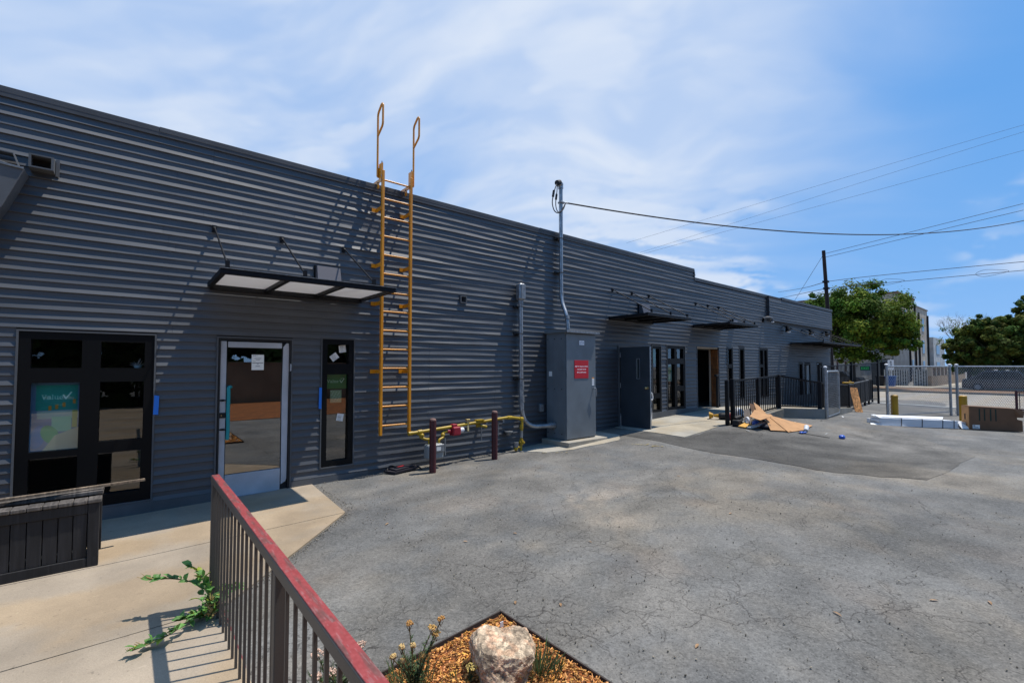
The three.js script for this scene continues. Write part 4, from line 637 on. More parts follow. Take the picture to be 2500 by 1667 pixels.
// ================================================================ FOREGROUND RAILING
{
  const X = 0.487, z0 = 3.12, yb = gh(X, 4), t = thing('guard_railing', 'worn red and brown steel guard railing in the foreground', 'railing', [X, yb, 4.9]);
  const top = 0.872;
  part(t, 'top_rail', [box(X - 0.027, X + 0.027, top - 0.052, top - 0.004, z0 - 0.03, 9.0, 0.006)], M.rail);
  const tr = part(t, 'rail_cap', [box(X - 0.0235, X + 0.0235, top - 0.006, top, z0 - 0.025, 9.0, 0.0028)], M.railTop, 'worn red paint on top of the rail');
  for (const z of [z0, 4.98, 6.84, 8.7]) part(t, 'post', box(X - 0.024, X + 0.024, gh(X, z) - 0.02, top - 0.053, z - 0.024, z + 0.024, 0.005), M.rail);
  part(t, 'foot_plate', [box(X - 0.02, X + 0.055, gh(X, 3) - 0.0, gh(X, 3) + 0.022, z0 - 0.04, 4.4, 0.003), box(X - 0.02, X + 0.055, gh(X, 5) - 0.02, gh(X, 5) + 0.022, 4.4, 9.0, 0.003)], M.railFoot);
  for (let k = 0; k < 48; k++) { const z = z0 + 0.1163 * (k + 1); if (Math.abs(((z - z0) % 1.86)) < 0.03 || 1.86 - ((z - z0) % 1.86) < 0.03) continue; part(t, 'baluster', box(X - 0.0065, X + 0.0065, gh(X, z) + 0.0, top - 0.053, z - 0.0065, z + 0.0065), M.rail); }
}
// ================================================================ RAMP FENCES
const pt = (a, b, t) => [lerp(a[0], b[0], t), lerp(a[1], b[1], t), lerp(a[2], b[2], t)];
function picketRun(t, A0, A1, B0, B1, gap, size, joined) { // A: lower ends, B: upper ends, [x,y,z]
  const L = Math.hypot(A1[0] - A0[0], A1[2] - A0[2]), n = Math.round(L / gap), g = [];
  for (let i = 1; i < n; i++) { const p = bar(pt(A0, A1, i / n), pt(B0, B1, i / n), size); if (joined) g.push(p); else part(t, 'picket', p, M.steelBlack); }
  if (joined) { const o = part(t, 'pickets', g, M.steelBlack); o.userData.kind = 'stuff'; }
  part(t, 'rail', bar(B0, B1, 0.04, 0.04), M.steelBlack); part(t, 'rail', bar(A0, A1, 0.035, 0.035), M.steelBlack);
}
{
  const t = thing('ramp_railing', 'black picket railing along the concrete ramp behind the cardboard pile', 'railing', [13, 0.3, 2.2]);
  const P = [[11.26, 0.24, 1.36, 1.88], [13.5, 0.3, 1.44, 2.09], [14.38, 0.26, 1.26, 2.79]];
  for (const [x, a, b, z] of P) { part(t, 'post', box(x - 0.045, x + 0.045, a, b, z - 0.045, z + 0.045, 0.006), M.steelBlack); }
  part(t, 'post', box(11.02, 11.1, 0.25, 1.33, 1.80, 1.88, 0.006), M.steelBlack);
  picketRun(t, [11.32, 0.38, 1.89], [13.45, 0.57, 2.08], [11.32, 1.31, 1.89], [13.45, 1.41, 2.08], 0.092, 0.018);
  part(t, 'post', box(12.4, 12.46, 0.42, 1.36, 1.965, 2.025), M.steelBlack);
  picketRun(t, [13.53, 0.6, 2.13], [14.35, 0.56, 2.76], [13.53, 1.41, 2.13], [14.35, 1.23, 2.76], 0.045, 0.016, true);
}
{
  const t = thing('ramp_railing', 'low black picket railing between the wire gate panel and the leaning particle board', 'railing', [16.5, 0.3, 2.6]);
  part(t, 'post', box(18.46, 18.55, 0.15, 1.09, 2.36, 2.45, 0.006), M.steelBlack);
  picketRun(t, [14.45, 0.55, 2.76], [18.45, 0.34, 2.41], [14.45, 1.22, 2.76], [18.45, 1.05, 2.41], 0.1, 0.016, true);
}
{
  const t = thing('ramp_railing', 'long black picket railing running from the particle board to the street', 'railing', [23, 0, 1.8]);
  const n = 5; for (let i = 1; i <= n; i++) { const x = lerp(18.5, 27.7, i / n), z = lerp(2.4, 1.06, i / n), y = gh(x, z); part(t, 'post', box(x - 0.035, x + 0.035, y - 0.05, 1.07, z - 0.035, z + 0.035), M.steelBlack); }
  picketRun(t, [18.56, 0.32, 2.4], [27.7, 0.1, 1.06], [18.56, 1.05, 2.4], [27.7, 1.03, 1.06], 0.075, 0.018, true);
  part(t, 'cable_cover', bar([18.6, 1.075, 2.38], [27.6, 1.06, 1.08], 0.03, 0.015), M.galvDull);
}
{
  const s = (a, b) => { const [x0, z0, l0, h0] = a, [x1, z1, l1, h1] = b, w = 0.09; const pos = []; const q = (...p) => pos.push(...p[0], ...p[1], ...p[2], ...p[0], ...p[2], ...p[3]); const d = V(x1 - x0, 0, z1 - z0).normalize(), n = [-d.z * w, d.x * w]; const A = [x0 + n[0], l0, z0 + n[1]], B = [x1 + n[0], l1, z1 + n[1]], A1 = [A[0], h0, A[2]], B1 = [B[0], h1, B[2]], C = [x0 - n[0], l0, z0 - n[1]], D = [x1 - n[0], l1, z1 - n[1]], C1 = [C[0], h0, C[2]], D1 = [D[0], h1, D[2]]; q(A, B, B1, A1); q(D, C, C1, D1); q(A1, B1, D1, C1); q(B, D, D1, B1); q(C, A, A1, C1); const g = new THREE.BufferGeometry(); g.setAttribute('position', new THREE.Float32BufferAttribute(pos, 3)); g.computeVertexNormals(); return g; };
  const t = thing('ramp_curb', 'low grey concrete curb wall under the black ramp railing', 'curb wall', [14, 0.2, 2.5]);
  part(t, 'wall_run', s([11.4, 1.93, 0.1, 0.30], [13.46, 2.16, 0.1, 0.54]), M.concreteGrey); part(t, 'wall_run', s([13.47, 2.165, 0.1, 0.545], [14.36, 2.85, 0.1, 0.52]), M.concreteGrey); part(t, 'wall_run', s([14.38, 2.85, 0.1, 0.52], [18.45, 2.42, 0.05, 0.30]), M.concreteGrey);
}
{ // iron fence with the exit sign
  const t = thing('iron_fence', 'tall black iron fence carrying the exit sign near the street', 'fence', [24, 0, 1.2]);
  picketRun(t, [20.6, 0.3, 0.95], [27.2, 0.12, 1.4], [20.6, 1.66, 0.95], [27.2, 1.86, 1.4], 0.14, 0.02, true);
  for (const i of [0, 0.5, 1]) { const p = pt([20.6, 0, 0.95], [27.2, 0, 1.4], i); part(t, 'post', box(p[0] - 0.04, p[0] + 0.04, -0.1, 1.75 + i * 0.25, p[2] - 0.04, p[2] + 0.04), M.steelBlack); }
  const e = single('exit_sign', box(-0.17, 0.17, -0.09, 0.09, -0.006, 0.006), M.greenExit, 'dark green sign reading EXIT on the iron fence', 'sign'); e.position.set(23.35, 1.6, 1.78); e.rotation.y = -1.0;
  const p = picture(0.34, 0.18); p.translate(0, 0, 0.0075); part(e, 'lettering', p, mat(0xffffff, 0.5, { map: canvasTex(256, 136, (g, w, h) => { g.fillStyle = '#0b4634'; g.fillRect(0, 0, w, h); g.fillStyle = '#3fd05a'; g.font = 'bold 100px sans-serif'; g.textAlign = 'center'; g.fillText('EXIT', w / 2, 104, 230); }) })); e.children[0].geometry.translate(23.35, 1.6, 1.78);
}
{ // grey wire gate leaf standing against the ramp
  const t = thing('wire_gate', 'grey galvanised wire gate leaf with rounded corner standing by its post', 'gate', [15.3, 0.25, 2.8]);
  const a = [14.6, 2.9], b = [16.3, 2.72], P = (k, y) => [lerp(a[0], b[0], k), y, lerp(a[1], b[1], k)];
  part(t, 'frame', [pipe([P(0, 0.3), P(0, 1.53), P(1, 1.53), P(1, 0.3), P(0.0, 0.3)], 0.026, 0.12, 8, 120)], M.galv);
  const w = []; for (let k = 0.03; k < 1; k += 0.03) w.push(bar(P(k, 0.32), P(k, 1.5), 0.0045)); for (let y = 0.35; y < 1.5; y += 0.05) w.push(bar(P(0.02, y), P(0.98, y), 0.0045));
  part(t, 'wire_mesh', w, M.galvDull);
  const p = thing('gate_post', 'grey galvanised gate post with bright cap beside the wire gate', 'post', [14.5, 0.25, 2.9]); part(p, 'tube', cyl([14.5, 0.2, 2.9], [14.5, 1.64, 2.9], 0.042, 0.042, 14), M.galv); part(p, 'cap', ball(14.5, 1.645, 2.9, 0.048, [1, 0.7, 1]), M.white);
}
// ================================================================ CHAIN-LINK, BOLLARDS, MATERIALS BY THE STREET
function chainLink(label, a, b, top, low, postAt) {
  const t = thing('chain_link_panel', label, 'chain-link fence', [(a[0] + b[0]) / 2, low, (a[1] + b[1]) / 2], 'chain-link panels at the yard mouth');
  const L = Math.hypot(b[0] - a[0], b[1] - a[1]), H = top - low, P = (s, y) => [lerp(a[0], b[0], s / L), low + y, lerp(a[1], b[1], s / L)], w = [], st = 0.115;
  for (let s = -H; s < L; s += st) { const s0 = Math.max(s, 0), s1 = Math.min(s + H, L); if (s1 - s0 > 0.05) { w.push(cyl(P(s0, s0 - s), P(s1, s1 - s), 0.0038, 0.0038, 4)); w.push(cyl(P(s0, H - (s0 - s)), P(s1, H - (s1 - s)), 0.0038, 0.0038, 4)); } }
  part(t, 'wire_mesh', w, M.galv); part(t, 'top_rail', cyl(P(0, H), P(L, H), 0.028, 0.028, 8), M.galv); part(t, 'bottom_rail', cyl(P(0, 0.06), P(L, 0.06), 0.012, 0.012, 6), M.galv);
  for (const s of postAt) { const q = P(s, 0), y = gh(q[0], q[2]); part(t, 'post', cyl([q[0], y - 0.1, q[2]], [q[0], top + 0.05, q[2]], 0.04, 0.04, 12), M.galv); part(t, 'post_cap', ball(q[0], top + 0.06, q[2], 0.058, [1, 0.6, 1]), M.white); }
}
chainLink('chain-link panel between two galvanised posts behind the white bundle', [19.17, 3.3], [22.6, 4.42], 1.67, 0.0, [0, 3.6]);
chainLink('chain-link panel running out of frame behind the cardboard carton', [22.85, 4.5], [27.5, 7.0], 1.67, -0.05, [0.12, 5.2]);
for (const [x, z, h, l] of [[19.5, 3.42, 0.68, 'yellow pipe bollard standing by the first chain-link post'], [20.1, 4.99, 0.82, 'yellow pipe bollard behind the end of the cardboard carton']]) { const y = gh(x, z), t = thing('bollard', l, 'bollard', [x, y, z], 'yellow bollards by the chain-link fence'); part(t, 'sleeve', cyl([x, y - 0.05, z], [x, y + h - 0.03, z], 0.1, 0.1, 18), M.bollardYellow); part(t, 'dome', ball(x, y + h - 0.035, z, 0.1, [1, 0.3, 1], 16), M.bollardYellow); }
{
  const t = thing('trim_bundle', 'strapped bundle of long white trim lengths lying on the asphalt', 'material bundle'); const W = 2.25;
  for (let k = 0; k < 6; k++) part(t, 'trim_length', box(0.02 * ((k * 7) % 3), W - 0.02 * ((k * 5) % 3), k * 0.034, k * 0.034 + 0.031, -0.30, -0.002 * (k % 2), 0.003), M.white);
  part(t, 'trim_length', box(0.03, W - 0.1, 0.0, 0.15, -0.42, -0.305, 0.004), M.white);
  part(t, 'cover_sheet', [sheet([[0.0, 0.215, -0.1], [W - 0.35, 0.212, -0.12], [W - 0.2, 0.262, -0.24], [0.02, 0.25, -0.29]], 0.01), sheet([[0, 0.206, 0], [0.1, 0.206, -0.02], [0.03, 0.27, -0.2], [0, 0.27, -0.2]], 0.006)], M.white);
  part(t, 'end_carton', box(W - 0.04, W + 0.62, 0.0, 0.165, -0.42, -0.08, 0.006), M.white); part(t, 'torn_wrap', [sheet([[-0.25, 0.012, 0.02], [0.75, 0.012, 0.05], [0.7, 0.012, -0.02], [-0.15, 0.05, -0.1]], 0.004), sheet([[W + 0.02, 0.004, 0.05], [W + 0.3, 0.004, 0.06], [W + 0.12, 0.16, -0.07], [W, 0.165, -0.07]], 0.004)], M.paper);
  for (const x of [0.62, 1.2, 1.78, 2.1]) part(t, 'strap', [box(x - 0.01, x + 0.01, 0.0, 0.208, 0.001, 0.005), box(x - 0.01, x + 0.01, 0.204, 0.208, -0.3, 0.001)], M.black);
  t.position.set(15.0, 0.13, 3.93); t.rotation.set(0, -0.62, -0.045, 'YXZ');
}
{
  const t = thing('cardboard_carton', 'big brown cardboard carton with dark stripes and a torn corner beside the white bundle', 'carton');
  const s = prism([[0, 0], [1.02, 0], [1.02, 0.27], [0.92, 0.3], [0.9, 0.57], [0, 0.61]], -0.4, 0, 0.004);
  part(t, 'body', s, M.cardDark); part(t, 'side_panel', box(-0.012, -0.006, 0.02, 0.6, -0.39, -0.02), M.card);
  part(t, 'flap', sheet([[0.86, 0.57, 0.004], [1.02, 0.53, 0.1], [0.98, 0.36, 0.12], [0.9, 0.35, 0.01]], 0.006), M.cardDark);
  for (const x of [0.18, 0.28, 0.4, 0.5]) part(t, 'stripe', box(x, x + 0.028, 0.24, 0.55, 0.001, 0.0025), mat([0.02, 0.035, 0.025], 0.8));
  part(t, 'label', box(0.05, 0.19, 0.03, 0.13, 0.001, 0.003), M.paper); const p = picture(0.14, 0.1); p.translate(0.12, 0.08, 0.0045); part(t, 'label_print', p, mat(0xffffff, 0.8, { map: canvasTex(140, 100, (g, w, h) => { g.fillStyle = '#f0efe9'; g.fillRect(0, 0, w, h); g.fillStyle = '#3a4a63'; g.fillRect(10, 10, 40, 24); g.fillRect(10, 48, 110, 6); g.fillRect(10, 62, 95, 6); g.fillRect(10, 76, 118, 8); }) }));
  part(t, 'hand_slot', box(-0.016, -0.012, 0.25, 0.4, -0.24, -0.18), M.black);
  t.position.set(16.95, 0.015, 5.43); t.rotation.y = -1.09;
}
{ const t = single('particle_board', [box(-0.16, 0.16, 0, 0.86, -0.006, 0.006)], M.osb, 'narrow orange particle board offcut leaning on the black railing', 'board'); t.position.set(18.78, gh(18.8, 2.5) - 0.01, 2.62); t.rotation.set(-0.32, -0.45, -0.12, 'YXZ'); }
{ const t = single('yellow_clamp', [box(-0.16, 0.16, 0, 0.05, -0.05, 0.05, 0.015), cyl([0.05, 0.05, 0], [0.06, 0.1, 0], 0.03)], M.bollardYellow, 'yellow tool left on top of the black railing post', 'tool'); t.position.set(18.5, 1.1, 2.41); t.rotation.y = -0.9; }
// ================================================================ PILE OF PACKAGING BY THE RAMP
{
  const y = 0.2, G = (x, z, h = 0) => [x, gh(x, z) + h, z];
  single('cardboard_sheet', [sheet([G(11.3, 3.08, 0.02), G(11.95, 3.18, 0.015), G(12.02, 2.62, 0.2), G(11.74, 2.47, 0.27)], 0.007), sheet([G(11.95, 3.18, 0.015), G(12.78, 3.1, 0.02), G(12.46, 2.72, 0.09), G(12.02, 2.62, 0.2)], 0.007)], M.card, 'largest flattened cardboard sheet sliding off the pile', 'cardboard');
  single('cardboard_sheet', sheet([G(11.12, 2.78, 0.03), G(11.42, 3.1, 0.03), G(11.86, 2.5, 0.28), G(11.66, 2.42, 0.29)], 0.007), M.card, 'narrow cardboard strip next to the largest sheet', 'cardboard');
  single('cardboard_sheet', sheet([G(11.05, 2.36, 0.28), G(10.98, 2.62, 0.24), G(11.5, 2.66, 0.28), G(11.72, 2.2, 0.36)], 0.007), M.card, 'cardboard flap lying flat across the top of the pile', 'cardboard');
  single('cardboard_sheet', sheet([G(11.62, 2.3, 0.27), G(11.72, 2.5, 0.26), G(12.05, 2.16, 0.42), G(12.0, 2.06, 0.5)], 0.007), M.card, 'curling cardboard piece rising against the black railing', 'cardboard');
  single('cardboard_sheet', sheet([G(11.66, 2.16, 0.28), G(11.85, 2.24, 0.26), G(11.9, 2.1, 0.46), G(11.74, 2.06, 0.5)], 0.007), M.cardDark, 'upright folded cardboard piece at the back of the pile', 'cardboard');
  single('cardboard_sheet', sheet([G(11.33, 2.12, 0.02), G(11.62, 2.2, 0.04), G(11.72, 2.08, 0.38), G(11.45, 2.05, 0.36)], 0.006), mat([0.34, 0.27, 0.21], 0.9, { map: T.card }), 'greyish cardboard panel standing behind the railing post', 'cardboard');
  single('blue_sack', [ball(11.42, 0.32, 2.34, 0.09, [1, 0.85, 0.9], 14), ball(11.5, 0.29, 2.42, 0.07, [1.1, 0.7, 1], 12)], M.blueBag, 'crumpled blue plastic sack under the cardboard', 'sack');
  single('black_sack', [ball(11.35, 0.27, 2.6, 0.14, [1.1, 0.5, 1], 14), ball(11.5, 0.26, 2.74, 0.12, [1, 0.5, 1], 12), ball(11.75, 0.32, 2.35, 0.14, [1.2, 0.6, 0.9], 12)], M.bag, 'black rubbish sack in the shadow under the cardboard', 'sack');
  single('white_plank', bar(G(10.93, 2.38, 0.04), G(11.6, 2.55, 0.13), 0.09, 0.04), M.bldgWhite, 'short white plank sticking out of the pile', 'plank');
  single('tape_roll', (() => { const g = new THREE.TorusGeometry(0.075, 0.03, 8, 20); g.rotateY(0.8); g.translate(11.3, gh(11.3, 2.2) + 0.13, 2.2); return g; })(), M.white, 'white roll of tape beside the railing post', 'tape roll');
  single('power_tool', [box(11.02, 11.26, gh(11.1, 2.02), gh(11.1, 2.02) + 0.16, 1.95, 2.12, 0.04), cyl([11.1, 0.42, 2.0], [11.25, 0.46, 2.06], 0.05, 0.05)], M.black, 'small black tool case at the foot of the railing post', 'tool case');
  single('yellow_offcut', [sheet([G(11.0, 2.12, 0.02), G(10.96, 2.3, 0.02), G(11.2, 2.34, 0.07), G(11.28, 2.16, 0.08)], 0.02)], mat([0.62, 0.33, 0.06], 0.7), 'flat yellow packing piece at the near edge of the pile', 'packing');
  single('white_sack', [ball(11.75, 0.46, 1.82, 0.13, [0.9, 1.2, 0.9], 12), ball(11.9, 0.5, 1.72, 0.1, [1, 1.3, 1], 12)], M.white, 'white plastic sack behind the railing on the ramp', 'sack');
  single('bin_liner', [ball(12.3, 0.38, 2.32, 0.11, [1.2, 0.8, 1], 12)], M.black, 'small black bundle against the curb wall', 'bundle');
  single('blue_glove', [ball(11.5, gh(11.5, 3.28) + 0.03, 3.28, 0.045, [1.7, 0.55, 1], 10), ball(11.6, gh(11.6, 3.3) + 0.025, 3.31, 0.035, [1.4, 0.6, 1], 10)], M.blueBag, 'crumpled blue wrapper under the tip of the largest sheet', 'wrapper');
  single('white_cup', [cyl(G(11.82, 3.26, 0.04), G(11.93, 3.24, 0.11), 0.045, 0.055, 12)], M.white, 'white paper cup beside the blue wrapper', 'cup');
  single('blue_ball', (() => { const g = new THREE.IcosahedronGeometry(0.06, 3), p = g.attributes.position; for (let i = 0; i < p.count; i++) { const v = V(p.getX(i), p.getY(i), p.getZ(i)), k = 0.8 + 0.4 * fbm(v.x * 30 + 9, v.y * 30 + v.z * 40, 3, 5); p.setXYZ(i, v.x * k * 1.3, v.y * k * 0.8, v.z * k); } g.computeVertexNormals(); g.translate(11.7, gh(11.7, 3.98) + 0.04, 3.98); return g; })(), M.blueBag, 'crumpled blue wrapper lying alone on the asphalt', 'wrapper');
  single('wire_rod', spline([G(11.45, 3.22, 0.02), G(11.5, 3.45, 0.015), G(11.53, 3.8, 0.01)], 0.006, 12, 5), M.wire, 'thin dark rod poking out from the cardboard', 'rod');
  const t = thing('cordless_tool', 'red and black power tool with yellow head lying on the landing', 'power tool', [11.75, gh(11.7, 1.35), 1.35]), ty = gh(11.7, 1.3) + 0.012;
  part(t, 'body', [cyl([11.74, ty + 0.09, 1.3], [11.82, ty + 0.09, 1.48], 0.085, 0.085, 14)], M.black); part(t, 'battery', [cyl([11.82, ty + 0.09, 1.48], [11.87, ty + 0.09, 1.62], 0.088, 0.08, 14)], M.red); part(t, 'barrel', cyl([11.7, ty + 0.09, 1.18], [11.74, ty + 0.09, 1.3], 0.03, 0.05), M.bollardYellow); part(t, 'head', cyl([11.66, ty + 0.09, 1.08], [11.7, ty + 0.09, 1.17], 0.095, 0.05, 14), M.bollardYellow);
}
{ const R = rng(23); for (const [x, z, l] of [[11.9, 3.6, 'pale paper scrap nearest the lone blue wrapper'], [12.9, 2.75, 'pale paper scrap by the foot of the curb wall'], [13.9, 2.95, 'pale paper scrap under the wire gate post'], [10.75, 2.5, 'pale paper scrap on the dark patch beside the white plank'], [15.6, 3.0, 'pale paper scrap under the wire gate leaf']]) { const a = R() * 6, s = 0.05 + R() * 0.05, y = gh(x, z) + 0.012; single('paper_scrap', sheet([[x, y, z], [x + Math.cos(a) * s, y + 0.01, z + Math.sin(a) * s], [x + Math.cos(a) * s - Math.sin(a) * s * 0.7, y + 0.025, z + Math.sin(a) * s + Math.cos(a) * s * 0.7], [x - Math.sin(a) * s * 0.6, y + 0.004, z + Math.cos(a) * s * 0.6]], 0.002), M.paper, l, 'paper scrap', 'paper scraps near the cardboard pile'); } }
// yellow survey marks sprayed on the ground
structure('paint_mark', [(() => { const R = rng(19), out = [], dab = (a, b) => { const n = 16; for (let i = 0; i < n; i++) { const u = (i + R() * 0.6) / n; if (R() < 0.2) continue; const x = lerp(a[0], b[0], u) + (R() - 0.5) * 0.012, z = lerp(a[1], b[1], u) + (R() - 0.5) * 0.012, r = 0.007 + R() * 0.011; out.push(drape([[x - r, z - r * 0.7], [x, z - r], [x + r, z - r * 0.3], [x + r * 0.8, z + r * 0.8], [x - r * 0.4, z + r]], 0.0135, 0)); } }; dab([6.02, 0.72], [6.36, 1.08]); dab([7.72, 1.5], [7.83, 1.75]); dab([7.83, 1.75], [7.98, 1.72]); dab([7.86, 1.88], [7.94, 2.06]); dab([7.78, 1.9], [7.92, 1.92]); return out; })()], mat([0.46, 0.36, 0.15], 0.9, { map: T.grain }));
// ================================================================ MULCH BED, BOULDER, PLANTS
structure('mulch_bed', drape([[1.945, 4.585], [0.545, 4.70], [0.545, 9.25], [1.95, 9.25]], 0.012, 4), M.mulch);
structure('mulch_ground', drape([[0.62, 9.32], [16, 9.28], [16, 17], [0.62, 17]], 0.012, 4), M.mulch);
{
  const t = thing('bed_edging', 'dark steel edging strip around the mulch bed', 'edging', [1.5, -0.02, 5]);
  const e = (a, b) => { const g = []; const n = 8; for (let i = 0; i < n; i++) { const p = pt([a[0], 0, a[1]], [b[0], 0, b[1]], i / n), q = pt([a[0], 0, a[1]], [b[0], 0, b[1]], (i + 1) / n); g.push(bar([p[0], gh(p[0], p[2]) + 0.013 + 0.004 * vn(p[0] * 5, p[2] * 5, 2), p[2]], [q[0], gh(q[0], q[2]) + 0.013 + 0.004 * vn(q[0] * 5, q[2] * 5, 2), q[2]], 0.01, 0.04)); } return g; };
  part(t, 'strip', e([1.957, 4.57], [1.957, 9.25]), M.edging); part(t, 'strip', e([1.95, 4.575], [0.55, 4.69]), M.edging);
}
{
  const R = rng(31), N = 13000, g = new THREE.BoxGeometry(1, 1, 1), im = new THREE.InstancedMesh(g, M.chip, N), m = new THREE.Matrix4(), q = new THREE.Quaternion(), e = new THREE.Euler(), c = new THREE.Color();
  for (let i = 0; i < N; i++) {
    let x, z; do { x = 0.57 + R() * 1.37; z = 4.6 + R() * 2.0; } while (z < 4.6 + (1.945 - x) * 0.085);
    const l = 0.008 + R() * R() * R() * 0.075, w = 0.003 + R() * R() * 0.012; e.set((R() - 0.5) * 0.9, R() * 6.3, (R() - 0.5) * 0.9); q.setFromEuler(e);
    m.compose(V(x, gh(x, z) + 0.014 + R() * 0.018, z), q, V(l, 0.003 + R() * 0.004, w)); im.setMatrixAt(i, m);
    const k = R() < 0.12 ? 0.18 + R() * 0.2 : 0.45 + R() * 0.75; im.setColorAt(i, c.setRGB(0.70 * k, 0.33 * k * (0.85 + R() * 0.3), 0.085 * k * (0.7 + R() * 0.7)));
  }
  sh(im); im.name = 'mulch_chips'; im.userData = { kind: 'stuff', label: 'orange brown bark chips covering the bed', category: 'mulch' }; scene.add(im);
}
{
  const g = new THREE.IcosahedronGeometry(1, 24), p = g.attributes.position, col = [];
  for (let i = 0; i < p.count; i++) {
    const v = V(p.getX(i), p.getY(i), p.getZ(i)).normalize();
    // facet the ball against a handful of planes, then roughen
    let r = 1.25; for (const [a, b, c, d] of [[0.05, 1, 0.12, 0.80], [0.85, 0.6, 0.1, 1.02], [-0.8, 0.6, 0.15, 1.02], [1, -0.1, 0.25, 0.9], [-1, 0.05, 0.2, 0.84], [-0.2, 0.3, 1, 0.92], [0.55, 0.1, 0.9, 0.98], [-0.75, 0.0, 0.75, 0.97], [0.2, 0.2, -1, 0.9], [0, -1, 0, 0.8], [-0.6, -0.5, 0.6, 1.0]]) { const l = Math.hypot(a, b, c), dt = (v.x * a + v.y * b + v.z * c) / l; if (dt > 0.05) r = Math.min(r, d / dt); }
    const sad = Math.exp(-((v.x + 0.15) ** 2) * 9) * Math.max(0, v.y) * 0.09;
    const n = fbm(v.x * 3 + 5, v.y * 3 + v.z * 2.3, 5, 61) - 0.5, n2 = fbm(v.x * 11 + v.z * 5, v.y * 11 + 3, 4, 67) - 0.5;
    r = r * (1 - sad) + n * 0.17 + n2 * 0.09;
    p.setXYZ(i, (v.x * (1 + 0.25 * v.y)) * r * 0.168, v.y * r * 0.16, v.z * r * 0.165);
    const pk = fbm(v.x * 2.4 + 8, v.y * 2.4 + v.z * 3, 4, 71), dk = sst(0.55, 0.75, fbm(v.x * 6, v.y * 6 + v.z * 7, 4, 73)), sp = hs(i, i >> 7, 4), k = (0.90 + n2 * 1.1 + n * 0.5 + (sp - 0.5) * 0.12) * (1 - dk * 0.45);
    col.push(lerp(0.84, 0.80, pk) * k, lerp(0.67, 0.58, pk) * k, lerp(0.45, 0.41, pk) * k);
  }
  g.setAttribute('color', new THREE.Float32BufferAttribute(col, 3)); g.computeVertexNormals(); g.rotateZ(-0.05); g.rotateY(-0.55); g.translate(1.585, 0.045, 5.06);
  single('boulder', g, M.rock, 'rough pinkish beige boulder set in the mulch bed', 'rock');
}
single('plant_tag', box(1.835, 1.86, gh(1.85, 4.72), gh(1.85, 4.72) + 0.06, 4.72, 4.724, 0.001), M.white, 'small white plant tag stuck in the mulch behind the boulder', 'plant tag');
// leaves
const leafMat = mat([1, 1, 1], 0.6, { transmission: 0.25, thickness: 0, side: THREE.DoubleSide, vertexColors: true });
function leafGeo(base, dir, up, len, wid, c) { // folded oval blade
  const d = dir.clone().normalize(), s = d.clone().cross(up).normalize(), n = s.clone().cross(d).normalize(), P = (u, v, h) => base.clone().addScaledVector(d, u * len).addScaledVector(s, v * wid).addScaledVector(n, h * wid);
  const A = P(0, 0, 0), B = P(0.3, 0.42, 0.16), C = P(0.68, 0.4, 0.12), D = P(1, 0, -0.25), E = P(0.68, -0.4, 0.12), F = P(0.3, -0.42, 0.16), Mid = P(0.5, 0, 0.02), out = [], col = [];
  for (const t of [[A, B, Mid], [B, C, Mid], [C, D, Mid], [D, E, Mid], [E, F, Mid], [F, A, Mid]]) for (const v of t) { out.push(v.x, v.y, v.z); col.push(c[0], c[1], c[2]); }
  const g = new THREE.BufferGeometry(); g.setAttribute('position', new THREE.Float32BufferAttribute(out, 3)); g.setAttribute('color', new THREE.Float32BufferAttribute(col, 3)); g.computeVertexNormals(); return g;
}
